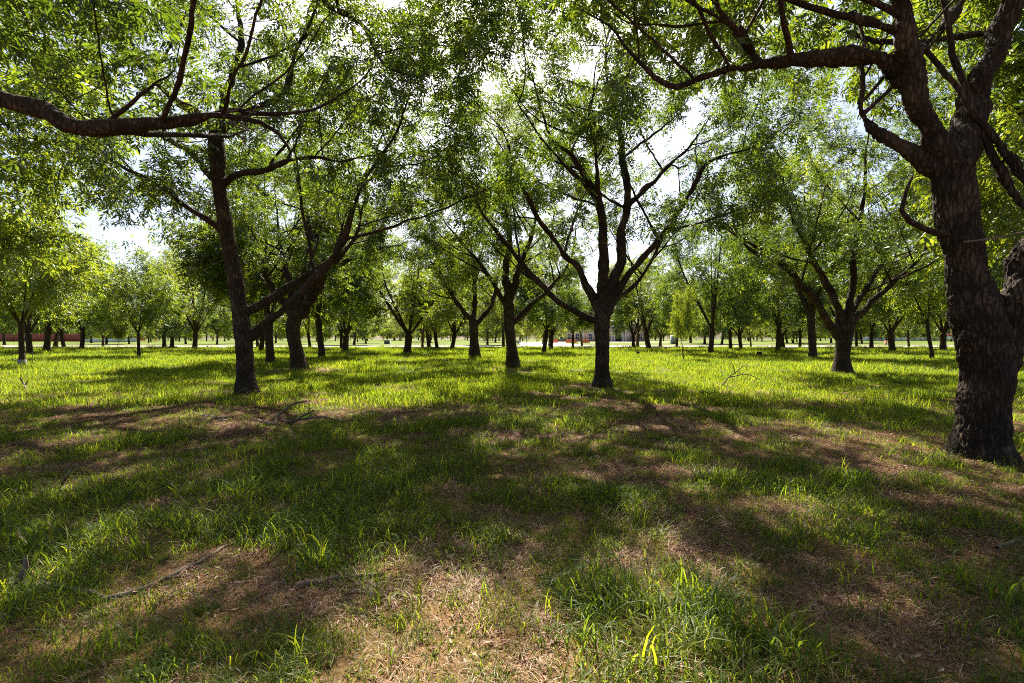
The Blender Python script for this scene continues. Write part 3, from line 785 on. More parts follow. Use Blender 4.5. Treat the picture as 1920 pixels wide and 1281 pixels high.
# trunks that can be told apart: px, base py, variant, scale, label
MID = [
 (603, 671, 'A1', 1.0, "pecan with a smooth Y-shaped fork right behind the leaning thick trunk"),
 (640, 656, 'A3', 0.9, "small-looking pecan right of the Y-forked one, behind its right limb"),
 (664, 648, 'A0', 0.95, "pecan in shade near the pale road, right of two Y-forked pecans"),
 (792, 651, 'A5', 0.9, "leftmost of four trunks standing close in a row left of centre"),
 (804, 652.5, 'A2', 0.9, "second from the left of four trunks in a row left of centre"),
 (819, 655, 'A6', 0.95, "third of four trunks in a row left of centre, under low foliage"),
 (848, 657, 'A0', 0.95, "rightmost of four trunks in a row left of centre, leaning slightly left"),
 (914, 648, 'A3', 0.9, "thin far trunk between the stout distant pecan and the slim dark one"),
 (944, 652, 'A4', 0.85, "far trunk half hidden directly left of the slim dark pecan"),
 (988, 650, 'Y1', 0.9, "slender twin-stemmed young tree in front of the pale lane"),
 (1029, 650, 'Y0', 1.1, "young thin-trunked tree in front of the pale forecourt, left of the orange barrier"),
 (1074, 653, 'A3', 0.8, "trunk rising in front of the orange barrier mesh near the building"),
 (1091, 649, 'A1', 0.75, "trunk with a drooping left branch between the orange barrier and the centre tree"),
 (1195, 651, 'A4', 0.85, "trunk in front of the right corner of the pink building"),
 (1216, 658, 'A0', 1.0, "sturdy forked trunk right of the pink building"),
 (1238, 650, 'A2', 0.8, "short trunk with a low right branch beside the portable toilet"),
 (1269, 652, 'A3', 0.85, "trunk just right of the portable toilet"),
 (1333, 665, 'A5', 0.95, "dark trunk with pale patch right of the thin leaning sapling"),
 (1370, 657, 'A1', 0.9, "left one of two near-equal trunks right of the dark patched trunk"),
 (1389, 655, 'A0', 0.85, "right one of two near-equal trunks right of the dark patched trunk"),
 (1408, 651, 'Y0', 1.1, "thin trunk in the shade right of the two near-equal trunks"),
 (1500, 652, 'A3', 0.85, "thin trunk left of the twin reddish trunk behind the low-forked pecan"),
 (1524, 672, 'A4', 1.1, "thick reddish trunk directly left behind the low-forked pecan"),
 (1606, 653, 'A1', 0.85, "trunk close behind the right limb of the low-forked pecan"),
 (1634, 655, 'A6', 0.9, "forked trunk between the low-forked pecan and the orange drum"),
 (1673, 663, 'A2', 0.95, "even trunk with low side limbs right of the small orange drum"),
 (1704, 652, 'Y0', 1.3, "leaning thin trunk before the road, right of the even trunk"),
 (1747, 675, 'Y1', 1.35, "slender pole-like young tree left of the massive right-hand tree"),
 (41, 686, 'Y0', 1.25, "young pecan with a white-wrapped foot inside wire guard at far left"),
 (88, 661, 'A5', 1.2, "very thick double trunk at left in front of the red fence"),
 (104, 652, 'A0', 1.0, "grey trunk right behind the very thick double trunk"),
 (8, 647, 'A1', 0.95, "dark trunk against the red fence at the left edge"),
 (260, 670, 'Y0', 1.05, "young pecan with thin slightly bent trunk in sunlit grass at left"),
 (193, 650, 'A3', 0.85, "trunk in front of the white wall at left"),
 (242, 645, 'A6', 0.85, "distant forked trunk left of the young bent pecan"),
 (308, 653, 'A5', 1.05, "dark broad trunk with a log at its foot, left part"),
 (365, 659, 'A0', 0.95, "dark paired trunk under low foliage left of the tall straight pecan"),
 (407, 646, 'A3', 0.9, "far trunk just left of the tall straight pecan"),
 (483, 653, 'A1', 0.9, "far trunk just right of the tall straight pecan"),
]
taken = []
VM = {'A%d' % i: v for i, v in enumerate(ADULT)}; VM.update({'Y%d' % i: v for i, v in enumerate(YOUNG)})
rr = random.Random(3)
for (px, py, v, sc, lab) in MID:
    x, y = gpt(px, py)
    put_tree(VM[v], x, y, sc * (1.1 if v[0] == "A" else 1.0), rr.random() * 6.28, lab, "pecan trees of the orchard", sz=sc * (rr.uniform(1.12, 1.5) if v[0] == "A" else 1.1))
    taken.append((x, y))
# crowns that lean into the picture from trunks beyond its edges
for (x, y, v, sc, lab) in [(17.5, 12.5, 'A2', 1.05, "pecan beyond the right edge with dark foliage showing right of the massive trunk"),
                           (-21.0, 16.5, 'A0', 1.0, "pecan beyond the left edge with bright foliage over the left side"),
                           (27.5, 25.5, 'A1', 1.05, "pecan behind the massive right-hand tree, its crown filling the gap beside it"),
                           (-14.5, 29.0, 'A3', 0.85, "dark-crowned pecan between the left edge and the tall straight tree"),
                           ]:
    put_tree(VM[v], x, y, sc * 1.15, rr.random() * 6.28, lab, "pecan trees of the orchard", sz=sc * 1.4); taken.append((x, y))
# more of the orchard and the wood beyond the road
def far_ok(x, y, dmin):
    return all((x - a) ** 2 + (y - b) ** 2 > dmin * dmin for a, b in taken)
def road_y(x): return 80.0
nfar = 0
tries = 0
while nfar < 60 and tries < 4000:
    tries += 1
    y = 46 + rr.random() * 32; x = (rr.random() * 2 - 1) * (y * 1.12)
    if not far_ok(x, y, 9.5): continue
    if abs(x / y - 0.02) < 0.03: continue
    taken.append((x, y)); nfar += 1
    put_tree(ADULT[nfar % 7], x, y, 1.0 + 0.25 * rr.random(), rr.random() * 6.28, "one of many similar pecan trunks in the rows short of the road", "orchard rows short of the road")
    if nfar > 22: break
nfar = 0
while nfar < 150 and tries < 14000:
    tries += 1
    y = 112 + rr.random() ** 0.8 * 260; x = (rr.random() * 2 - 1) * (y * 1.15)
    if not far_ok(x, y, 9): continue
    t = x / y * F + CX
    if (1020 < t < 1215 or 1240 < t < 1270) and y < 230: continue
    if t < 170 and y < 200: continue
    if y > 190 and 1030 < t < 1210 and y < 232: continue
    taken.append((x, y)); nfar += 1
    put_tree(FARV[nfar % 3], x, y, 1.0 + 0.5 * rr.random(), rr.random() * 6.28, "one of many distant trees across the pale road", "distant trees across the road", "distant_tree")
nfar = 0; tries = 0
while nfar < 80 and tries < 4000:
    tries += 1
    y = 300 + rr.random() * 110; x = (rr.random() * 2 - 1) * (y * 1.1)
    if not far_ok(x, y, 7): continue
    taken.append((x, y)); nfar += 1
    put_tree(FARV[nfar % 3], x, y, 1.5 + 0.5 * rr.random(), rr.random() * 6.28, "one of the farthest trees closing the horizon", "farthest trees on the horizon", "distant_tree", sz=1.3 + 0.4 * rr.random())
print("trees", time.time() - T0)

# ------------------------------------------------------------------ grass
def blade_clump(seed, nb, rad, h, w, mat, segs=3, bend=0.9, flat=0.0):
    rng = np.random.default_rng(seed)
    V = []; T = []
    nv = 0
    for i in range(nb):
        a = rng.random() * 6.283; rr_ = rad * math.sqrt(rng.random())
        b = np.array((math.cos(a) * rr_, math.sin(a) * rr_, -0.01))
        az = rng.random() * 6.283
        hh = h * (0.45 + 0.75 * rng.random()); ww = w * (0.7 + 0.6 * rng.random())
        dv = np.array((math.cos(az), math.sin(az), 0.0)); sv = np.array((-dv[1], dv[0], 0.0))
        tilt = 0.15 + 0.35 * rng.random() + flat * (1.1 + .2 * rng.random()); bd = bend * (0.4 + 1.1 * rng.random())
        p = b.copy(); ang = tilt
        for k in range(segs + 1):
            t = k / segs
            wk = ww * (1 - t ** 1.6) if k < segs else 0
            if k < segs:
                V += [p - sv * wk * .5, p + sv * wk * .5]
            else:
                V += [p]
            p = p + (dv * math.sin(ang) + np.array((0, 0, math.cos(ang)))) * (hh / segs)
            ang += bd / segs * (1 + t)
        for k in range(segs - 1):
            o = nv + 2 * k
            T += [(o, o + 1, o + 3), (o, o + 3, o + 2)]
        o = nv + 2 * (segs - 1); T.append((o, o + 1, o + 2))
        nv += 2 * segs + 1
    me = mesh_np("clump", np.array(V), tris=np.array(T)); me.materials.append(mat)
    return me

def litter_clump(seed, n, rad):
    """dead leaves and straw bits lying on the soil"""
    rng = np.random.default_rng(seed)
    a = rng.random(n) * 6.283; q = rad * np.sqrt(rng.random(n))
    c = np.stack([np.cos(a) * q, np.sin(a) * q, 0.004 + rng.random(n) * 0.02], -1)
    az = rng.random(n) * 6.283; el = rng.normal(size=n) * 0.28
    d = np.stack([np.cos(az) * np.cos(el), np.sin(az) * np.cos(el), np.sin(el)], -1)
    s = np.cross(d, np.array((0, 0, 1.0)) + rng.normal(size=(n, 3)) * 0.35); s /= np.linalg.norm(s, axis=1)[:, None]
    straw = rng.random(n) < 0.8
    L = np.where(straw, 0.02 + 0.11 * rng.random(n) ** 2, 0.018 + 0.03 * rng.random(n))[:, None]
    W = np.where(straw, 0.0025 + 0.002 * rng.random(n), 0.006 + 0.009 * rng.random(n))[:, None]
    u = np.cross(s, d)
    v = np.stack([c - d * L * .5, c + s * W * .5 + u * W * .3, c + d * L * .5, c - s * W * .5 + u * W * .3], 1).reshape(-1, 3)
    i = np.arange(n)[:, None] * 4
    me = mesh_np("litter", v, tris=np.concatenate([i + [0, 1, 2], i + [0, 2, 3]])); me.materials.append(M['litter'])
    return me

def scatter(name, variants, P, idx, scl, lean, rng, label, cat):
    """points with rotation, scale and kind; geometry nodes set a tuft on each"""
    me = bpy.data.meshes.new(name)
    me.vertices.add(len(P)); me.vertices.foreach_set("co", np.asarray(P, np.float32).ravel())
    rot = np.stack([rng.normal(size=len(P)) * lean, rng.normal(size=len(P)) * lean, rng.random(len(P)) * 6.283], -1).astype(np.float32)
    a = me.attributes.new("rot", 'FLOAT_VECTOR', 'POINT'); a.data.foreach_set("vector", rot.ravel())
    a = me.attributes.new("scl", 'FLOAT', 'POINT'); a.data.foreach_set("value", np.asarray(scl, np.float32))
    a = me.attributes.new("idx", 'INT', 'POINT'); a.data.foreach_set("value", np.asarray(idx, np.int32))
    c = bpy.data.collections.new(name + "_tufts")
    for k, vm in enumerate(variants):
        c.objects.link(bpy.data.objects.new("%s_tuft_%02d" % (name, k), vm))
    ng = bpy.data.node_groups.new(name, 'GeometryNodeTree')
    ng.interface.new_socket("Geometry", in_out='INPUT', socket_type='NodeSocketGeometry')
    ng.interface.new_socket("Geometry", in_out='OUTPUT', socket_type='NodeSocketGeometry')
    gi = ng.nodes.new("NodeGroupInput"); go = ng.nodes.new("NodeGroupOutput")
    ip = ng.nodes.new("GeometryNodeInstanceOnPoints"); ci = ng.nodes.new("GeometryNodeCollectionInfo")
    ci.inputs["Collection"].default_value = c; ci.inputs["Separate Children"].default_value = True; ci.inputs["Reset Children"].default_value = True
    ip.inputs["Pick Instance"].default_value = True
    def na(nm, ty):
        n = ng.nodes.new("GeometryNodeInputNamedAttribute"); n.data_type = ty; n.inputs["Name"].default_value = nm
        return n.outputs["Attribute"]
    L = ng.links.new
    L(gi.outputs[0], ip.inputs["Points"]); L(ci.outputs[0], ip.inputs["Instance"])
    L(na("rot", 'FLOAT_VECTOR'), ip.inputs["Rotation"]); L(na("scl", 'FLOAT'), ip.inputs["Scale"]); L(na("idx", 'INT'), ip.inputs["Instance Index"])
    L(ip.outputs[0], go.inputs[0])
    o = obj(name, me)
    md = o.modifiers.new("scatter", 'NODES'); md.node_group = ng
    return tag(o, label, cat, kind="stuff")

def zone(y0, y1, dens, rng, half=1.22, pad=1.2):
    A = (half * (y1 * y1 - y0 * y0)) + 2 * pad * (y1 - y0)
    n = int(A * dens * 1.0)
    u = rng.random(n * 2)
    y = np.sqrt(y0 * y0 + u * (y1 * y1 - y0 * y0))
    x = (rng.random(n * 2) * 2 - 1) * (half * y + pad)
    return x[:n], y[:n]

g = np.random.default_rng(5)
near_v = [blade_clump(k, 36, 0.11, 0.13, 0.0050, M['grass'], 4, 1.5) for k in range(5)] + \
         [blade_clump(20 + k, 12, 0.09, 0.25, 0.0078, M['grass'], 4, 1.9) for k in range(3)] + \
         [blade_clump(40 + k, 36, 0.12, 0.13, 0.0045, M['dry'], 3, 1.0, 0.55) for k in range(3)] + \
         [blade_clump(50 + k, 22, 0.09, 0.06, 0.016, M['grass'], 3, 1.4, 0.25) for k in range(2)]
def near_field(y0, y1, dens):
    x, y = zone(y0, y1, dens, g)
    ba, dr = cover(x, y)
    lush = fbm(x * 1.7 + 7, y * 1.7, 55, 3)
    u = g.random(len(x))
    keep = u > ba * 0.54 + 0.04
    isdry = (g.random(len(x)) < 0.09 + 0.6 * dr * ba)
    keep |= isdry & (g.random(len(x)) < 0.6)
    tall = (g.random(len(x)) < 0.08 + 0.18 * sstep(0.5, 0.65, lush)) & ~isdry
    idx = np.where(isdry, g.integers(8, 11, len(x)), np.where(tall, g.integers(5, 8, len(x)), g.integers(0, 5, len(x))))
    weed = (g.random(len(x)) < 0.16) & ~isdry & ~tall
    idx = np.where(weed, g.integers(11, 13, len(x)), idx)
    sc = (0.55 + 0.75 * g.random(len(x))) * (0.7 + 0.7 * sstep(0.35, 0.68, lush)) * (1 - 0.35 * ba)
    P = np.stack([x, y, ground_z(x, y)], -1)
    return P[keep], idx[keep], sc[keep]
pa = near_field(0.6, 5.5, 165); pb = near_field(5.5, 11, 95)
P, i, sc_ = [np.concatenate([u_, v_]) for u_, v_ in zip(pa, pb)]
scatter("grass", near_v, P, i, sc_, 0.12, g, "long green and straw grass blades in the foreground", "grass")
mid_v = [blade_clump(60 + k, 40, 0.26, 0.20, 0.014, M['grass'], 2, 1.2) for k in range(4)] + [blade_clump(80 + k, 30, 0.26, 0.14, 0.012, M['dry'], 2, 1.0, 0.4) for k in range(2)]
def mid_field(y0, y1, dens, big):
    x, y = zone(y0, y1, dens, g, 1.15, 2)
    ba, dr = cover(x, y)
    isdry = g.random(len(x)) < 0.07 + 0.6 * dr * ba
    keep = (g.random(len(x)) > ba * 0.85) | (isdry & (g.random(len(x)) < .6))
    idx = np.where(isdry, g.integers(4, 6, len(x)), g.integers(0, 4, len(x)))
    lush = fbm(x * 0.8 + 7, y * 0.8, 55, 3)
    sc = big * (0.6 + 0.6 * g.random(len(x))) * (0.75 + 0.6 * sstep(0.4, 0.65, lush))
    return np.stack([x, y, ground_z(x, y) * sstep(120, 40, np.hypot(x, y))], -1)[keep], idx[keep], sc[keep]
parts_ = [mid_field(11, 22, 22, 0.95), mid_field(22, 45, 7, 1.3), mid_field(45, 79, 2.2, 1.9)]
scatter("meadow_grass", mid_v, np.concatenate([p[0] for p in parts_]), np.concatenate([p[1] for p in parts_]), np.concatenate([p[2] for p in parts_]), 0.1, g,
        "sunlit meadow grass spreading under the orchard trees", "grass")
x, y = zone(0.6, 14, 70, g)
ba, dr = cover(x, y)
k = g.random(len(x)) < 0.20 + 0.8 * ba
x, y = x[k], y[k]
scatter("leaf_litter", [litter_clump(k, 90, 0.18) for k in range(4)], np.stack([x, y, ground_z(x, y)], -1), g.integers(0, 4, len(x)), 0.8 + 0.5 * g.random(len(x)), 0.05, g,
        "dead leaves and straw lying on the bare soil", "leaf litter")
print("grass", time.time() - T0)
# ------------------------------------------------------------------ road, building and other distant things
def box(V, Q, x0, x1, y0, y1, z0, z1):
    n = len(V)
    V += [(x0, y0, z0), (x1, y0, z0), (x1, y1, z0), (x0, y1, z0), (x0, y0, z1), (x1, y0, z1), (x1, y1, z1), (x0, y1, z1)]
    Q += [(n, n + 3, n + 2, n + 1), (n + 4, n + 5, n + 6, n + 7), (n, n + 1, n + 5, n + 4), (n + 1, n + 2, n + 6, n + 5), (n + 2, n + 3, n + 7, n + 6), (n + 3, n, n + 4, n + 7)]
def boxes(name, bl, mat, parent=None):
    V = []; Q = []
    for b_ in bl: box(V, Q, *b_)
    return obj(name, mesh_np(name, V, quads=Q), mat, parent)
def prism(name, prof, y0, y1, mat, parent=None, bev=0):
    """outline in x,z pushed through y"""
    n = len(prof)
    V = [(x, y0, z) for x, z in prof] + [(x, y1, z) for x, z in prof]
    me = bpy.data.meshes.new(name)
    me.from_pydata(V, [], [list(range(n)), list(range(2 * n - 1, n - 1, -1))] + [(i, n + i, n + (i + 1) % n, (i + 1) % n) for i in range(n)])
    me.update()
    return obj(name, me, mat, parent)
def lathe(name, prof, mat, parent=None, k=16, loc=(0, 0, 0)):
    a = np.arange(k) * 2 * math.pi / k
    V = np.concatenate([np.stack([np.cos(a) * r, np.sin(a) * r, np.full(k, z)], -1) for r, z in prof]) + np.array(loc)
    m = len(prof); i = np.arange(m - 1)[:, None] * k; j = np.arange(k)[None]; j2 = (j + 1) % k
    return obj(name, mesh_np(name, V, quads=np.stack([i + j, i + j2, i + k + j2, i + k + j], -1).reshape(-1, 4), smooth=True), mat, parent)

M['road'] = plain_mat("pale_road", (0.42, 0.37, 0.31), 0.9, 0.14, 0.8)
M['wrap'] = plain_mat("tree_wrap", (0.36, 0.34, 0.30), 0.9, 0.25, 6.0)
M['kerb'] = plain_mat("concrete_kerb", (0.30, 0.28, 0.25), 0.9, 0.2, 2.0)
M['red'] = plain_mat("red_boards", (0.30, 0.055, 0.04), 0.7, 0.25, 1.2)
M['white'] = plain_mat("white_paint", (0.72, 0.72, 0.72), 0.6, 0.08, 2.0)
M['pink'] = plain_mat("pink_stone", (0.62, 0.44, 0.36), 0.85, 0.15, 0.9)
M['tan'] = plain_mat("tan_brick", (0.50, 0.30, 0.18), 0.85, 0.2, 1.5)
M['dark'] = plain_mat("dark_paint", (0.03, 0.028, 0.03), 0.5, 0.2, 3.0)
M['glass'] = plain_mat("window_glass", (0.05, 0.06, 0.08), 0.12, 0.2, 1.0)
M['roof'] = plain_mat("roof_shingles", (0.14, 0.11, 0.10), 0.9, 0.25, 4.0)
M['orange'] = plain_mat("orange_plastic", (0.75, 0.16, 0.05), 0.5, 0.15, 3.0)
M['salmon'] = plain_mat("salmon_board", (0.62, 0.20, 0.15), 0.6, 0.12, 3.0)
M['greyblue'] = plain_mat("grey_blue_plastic", (0.26, 0.28, 0.38), 0.5, 0.1, 2.0)
M['silver'] = plain_mat("silver_paint", (0.55, 0.56, 0.58), 0.28, 0.05, 2.0, 0, 0.4)
M['rubber'] = plain_mat("tyre_rubber", (0.02, 0.02, 0.02), 0.9, 0.2, 5.0)
M['green'] = plain_mat("cabinet_green", (0.06, 0.075, 0.05), 0.6, 0.2, 3.0)
M['signred'] = plain_mat("sign_red", (0.55, 0.03, 0.05), 0.5, 0.1, 3.0)
M['teal'] = plain_mat("teal_paint", (0.08, 0.30, 0.25), 0.5, 0.1, 3.0)
M['wood'] = plain_mat("weathered_wood", (0.14, 0.095, 0.06), 0.9, 0.35, 4.0, 0.5)
M['cutwood'] = plain_mat("cut_wood", (0.30, 0.21, 0.13), 0.9, 0.3, 9.0, 0.3)

def sheet(name, x0, x1, y0, y1, z, mat, n=60):
    xs = np.linspace(x0, x1, n + 1)
    V = np.concatenate([np.stack([xs, np.full(n + 1, y0), np.full(n + 1, z)], -1), np.stack([xs, np.full(n + 1, y1), np.full(n + 1, z)], -1)])
    i = np.arange(n)
    return tag(obj(name, mesh_np(name, V, quads=np.stack([i, i + 1, i + n + 2, i + n + 1], -1)), mat), kind="structure")
sheet("road", -520, 520, 81, 100, 0.045, M['road'])
sheet("driveway", 2, 16, 100, 199, 0.049, M['road'])
sheet("forecourt", 16, 66, 176, 199, 0.053, M['road'])
tag(boxes("kerb", [(-520, 2, 100, 100.35, -0.1, 0.17), (16, 520, 100, 100.35, -0.1, 0.17)], M['kerb']), kind="structure")

# low building behind the trees
def window(parent, x, z, w, h, y):
    f = boxes("window", [(x - w / 2 - .12, x - w / 2, y - .10, y, z, z + h), (x + w / 2, x + w / 2 + .12, y - .10, y, z, z + h), (x - w / 2 - .12, x + w / 2 + .12, y - .10, y, z + h, z + h + .12),
                         (x - w / 2 - .2, x + w / 2 + .2, y - .16, y, z - .14, z), (x - .04, x + .04, y - .07, y - .03, z, z + h), (x - w / 2, x + w / 2, y - .075, y - .035, z + h * .5 - .03, z + h * .5 + .03)], M['white'], parent)
    boxes("pane", [(x - w / 2, x + w / 2, y - .03, y - .004, z, z + h)], M['glass'], f)
bl = empty("building", (0, 207, 0), "pink and tan two-storey building with a dark door behind the centre tree", "building")
boxes("wall", [(18.5, 41, 0, 14, 0, 5.4)], M['pink'], bl)
boxes("wall", [(49.2, 57, 0, 14, 0, 5.4)], M['tan'], bl)
boxes("entrance_bay", [(41.004, 49.196, -1.2, 14, 0, 7.9)], M['pink'], bl)
prism("roof", [(17.6, 5.405), (41.0, 5.405), (41.0, 7.4), (22, 7.6)], -0.7, 14.6, M['roof'], bl)
prism("roof", [(49.2, 5.405), (57.8, 5.405), (54, 7.6), (49.2, 7.6)], -0.7, 14.6, M['roof'], bl)
prism("roof", [(40.5, 7.905), (49.7, 7.905), (45.1, 10.2)], -1.8, 14.6, M['roof'], bl)
dr_ = boxes("door", [(44.0, 46.4, -1.3, -1.204, 0, 3.0)], M['dark'], bl)
boxes("transom", [(44.0, 46.4, -1.28, -1.204, 3.25, 5.2)], M['glass'], bl)
boxes("handle", [(45.05, 45.1, -1.38, -1.3, 1.0, 1.4), (45.3, 45.35, -1.38, -1.3, 1.0, 1.4)], M['silver'], dr_)
for xx in (42.3, 43.4, 47.0, 48.2):
    lathe("column", [(0.30, 0), (0.30, .3), (0.22, .35), (0.2, 4.9), (0.28, 5.1), (0.32, 5.4)], M['white'], bl, 12, (xx, -2.2, 0))
boxes("porch_beam", [(41.8, 48.8, -2.6, -1.25, 5.405, 6.0)], M['white'], bl)
boxes("step", [(41.2, 49.0, -3.2, -1.25, 0, 0.17)], M['kerb'], bl)
for xx, zz in ((21, 1.1), (24.5, 1.1), (28, 1.1), (33.5, 1.1), (37.5, 1.1), (51.6, 1.1), (55, 1.1)):
    window(bl, xx, zz, 1.3, 2.2, 0)
for xx in (30.2, 40.3, 49.6, 56.6):
    boxes("pilaster", [(xx, xx + .5, -.16, -.004, 0, 5.3)], M['white'], bl)

# red board fence at far left
rf = empty("board_fence", (0, 200, 0), "long red board fence with posts at far left behind the thick double trunk", "fence")
for k in range(9):
    x0 = -178 - (k + 1) * 7.0
    for q in range(2):
        boxes("panel", [(x0 + q * 3.5 + .06, x0 + q * 3.5 + 3.44, -.05 - .03 * ((k + q) % 2), 0.05, .12, 3.25)], M['red'], rf)
    boxes("post", [(x0 - .12, x0 + .06, -.14, .14, -.2, 3.4)], M['wood'], rf)
boxes("post", [(-178.0, -177.8, -.14, .14, -.2, 3.4)], M['wood'], rf)
lw = empty("low_wall", (0, 196, 0), "low white wall right of the red fence at far left", "wall")
boxes("wall_body", [(-173, -152, -.2, .2, -.1, 1.3)], M['white'], lw)
boxes("coping", [(-173.2, -151.8, -.3, .3, 1.304, 1.45)], M['kerb'], lw)
tag(boxes("leaning_post", [(-.1, .1, -.08, .08, -.3, 3.0)], M['white']), "thin white post leaning against the red fence", "post")
lp = bpy.data.objects["leaning_post"]; lp.location = (-199.0, 198.6, 0); lp.rotation_euler = (0, math.radians(-22), 0)

# white panel fence beyond the road at right
wf = empty("panel_fence", (0, 236, 0), "white panel fence across the road at right", "fence")
for k in range(20):
    x0 = 158 + k * 3.2
    boxes("panel", [(x0 + .07, x0 + 3.13, -.03, .03, .15, 1.9)], M['white'], wf)
    boxes("post", [(x0 - .06, x0 + .06, -.08, .08, -.2, 2.05)], M['kerb'], wf)
sg = empty("roadside_sign", (179.5, 200, 0), "red and white board sign on two posts across the road at right", "sign")
for xx in (-1.6, 1.6): boxes("post", [(xx - .06, xx + .06, -.06, .06, -.3, 3.4)], M['kerb'], sg)
bd = boxes("red_panel", [(-1.9, 1.9, -.14, -.064, 2.3, 3.5)], M['signred'], sg)
boxes("lettering", [(-1.0, -.2, -.16, -.144, 2.75, 3.1), (.1, .9, -.16, -.144, 2.75, 3.1)], M['white'], bd)
boxes("white_panel", [(-2.1, 2.1, -.14, -.064, 1.1, 2.28)], M['white'], sg)
boxes("green_topper", [(-1.3, 0.9, -.12, -.04, 3.9, 4.4), (-.1, .0, -.1, -.05, 3.4, 3.9)], M['teal'], sg)

# construction odds and ends
def drum(x, y, lab):
    t = empty("traffic_drum", (x, y, 0), lab, "traffic drum")
    lathe("base", [(0, 0.0), (.40, 0.0), (.40, .08), (.30, .10)], M['rubber'], t)
    lathe("body", [(.29, .09), (.27, .55), (.24, .56), (.22, 1.0), (.12, 1.05), (0, 1.05)], M['orange'], t)
    for z in (.25, .66): lathe("band", [(.297, z), (.287, z + .12)] if z < .5 else [(.247, z), (.243, z + .12)], M['white'], t)
    boxes("handle", [(-.1, -.07, -.02, .02, 1.04, 1.15), (.07, .1, -.02, .02, 1.04, 1.15), (-.1, .1, -.02, .02, 1.15, 1.18)], M['orange'], t)
drum((1661 - CX) / F * 104, 104, "small orange drum at the far road edge at right")
def barrier(px, Y, w, lab):
    t = empty("mesh_barrier", ((px - CX) / F * Y, Y, 0), lab, "barrier")
    for q in (-w / 2, 0, w / 2): boxes("post", [(q - .04, q + .04, -.04, .04, -.2, 1.35)], M['dark'], t)
    n = int(w / .25)
    boxes("mesh", [(-w / 2 + k * .25, -w / 2 + k * .25 + .17, -.07, -.045, .1, 1.2) for k in range(n)] + [(-w / 2, w / 2, -.045, -.042, z, z + .12) for z in (.1, .37, .64, .91, 1.08)], M['orange'], t)
barrier(1038, 150, 2.6, "orange mesh barrier left of the building beside the pale forecourt")
barrier(1072, 138, 3.2, "orange mesh barrier in front of the building behind a thin trunk")
barrier(1098, 141, 2.4, "orange mesh barrier closest to the centre tree")
def wsign(px, Y, lab):
    t = empty("work_sign", ((px - CX) / F * Y, Y, 0), lab, "sign")
    for q in (-.5, .5): boxes("post", [(q - .05, q + .05, -.05, .05, -.2, 2.9)], M['kerb'], t)
    boxes("board", [(-.75, .75, -.12, -.054, .7, 2.2)], M['salmon'], t)
    boxes("top_board", [(-.6, .6, -.12, -.054, 2.23, 3.0)], M['white'], t)
wsign(269, 176, "salmon board with white top right of the young bent pecan at left")
wsign(292, 180, "salmon board with white top left of the dark broad trunk")
pt = empty("portable_toilet", ((1262 - CX) / F * 131, 131, 0), "grey-blue portable toilet with white roof right of the building", "toilet")
boxes("body", [(-.58, .58, -.58, .58, .1, 2.1)], M['greyblue'], pt)
d_ = boxes("door", [(-.42, .42, -.63, -.584, .2, 1.95)], M['greyblue'], pt)
boxes("handle", [(.28, .34, -.67, -.634, 1.0, 1.2)], M['dark'], d_)
prism("roof", [(-.64, 2.104), (.64, 2.104), (.62, 2.2), (.3, 2.34), (-.3, 2.34), (-.62, 2.2)], -.64, .64, M['white'], pt)
boxes("base", [(-.62, .62, -.62, .62, 0, .097)], M['dark'], pt)
ub = empty("utility_cabinet", ((726.5 - CX) / F * 128, 128, 0), "small dark utility cabinet beside the road left of centre", "cabinet")
boxes("body", [(-.75, .55, -.5, .5, .1, .9)], M['green'], ub)
boxes("side_panel", [(.554, .75, -.5, .5, .1, .9)], M['white'], ub)
boxes("lid", [(-.8, .8, -.55, .55, .904, 1.0)], M['kerb'], ub)
boxes("plinth", [(-.85, .85, -.6, .6, -.1, .097)], M['kerb'], ub)
sp_ = empty("marker_post", ((780 - CX) / F * 112, 112, 0), "thin pale marker post at the road left of centre", "post")
lathe("pole", [(.04, -.2), (.04, 2.3), (0, 2.32)], M['white'], sp_, 8)
boxes("plate", [(-.15, .15, -.07, -.045, 1.8, 2.2)], M['kerb'], sp_)

# parked car, mostly behind the slim dark trunk
ca = empty("parked_car", ((963 - CX) / F * 134, 134, 0.05), "silver car on the lane, half hidden behind the slim dark pecan", "car")
prism("body", [(-2.2, .35), (-2.25, .7), (-2.1, .88), (-1.2, .95), (1.15, .93), (2.0, .8), (2.2, .62), (2.2, .35), (1.75, .3), (-1.75, .3)], -.86, .86, M['silver'], ca)
cb = prism("cabin", [(-1.55, .955), (-.9, 1.42), (.35, 1.45), (1.05, .945)], -.74, .74, M['silver'], ca)
prism("side_window", [(-1.3, 1.0), (-.82, 1.34), (-.2, 1.36), (-.2, 1.0)], -.765, -.744, M['glass'], cb)
prism("side_window", [(-.1, 1.0), (-.1, 1.36), (.3, 1.37), (.82, 1.0)], -.765, -.744, M['glass'], cb)
for xx in (-1.35, 1.35):
    for yy in (-.8, .8):
        w_ = lathe("wheel", [(0, -.1), (.2, -.1), (.31, -.1), (.33, -.06), (.33, .06), (.31, .1), (.2, .1), (0, .1)], M['rubber'], ca, 16)
        w_.location = (xx, yy, .32); w_.rotation_euler = (math.radians(90), 0, 0)
        lathe("rim", [(0, .115), (.19, .115), (.2, .104)], M['silver'], w_, 12) if yy < 0 else None
boxes("headlight", [(2.12, 2.215, -.8, -.5, .62, .74)], M['white'], ca)
boxes("tail_light", [(-2.27, -2.2, -.84, -.6, .68, .82)], M['signred'], ca)

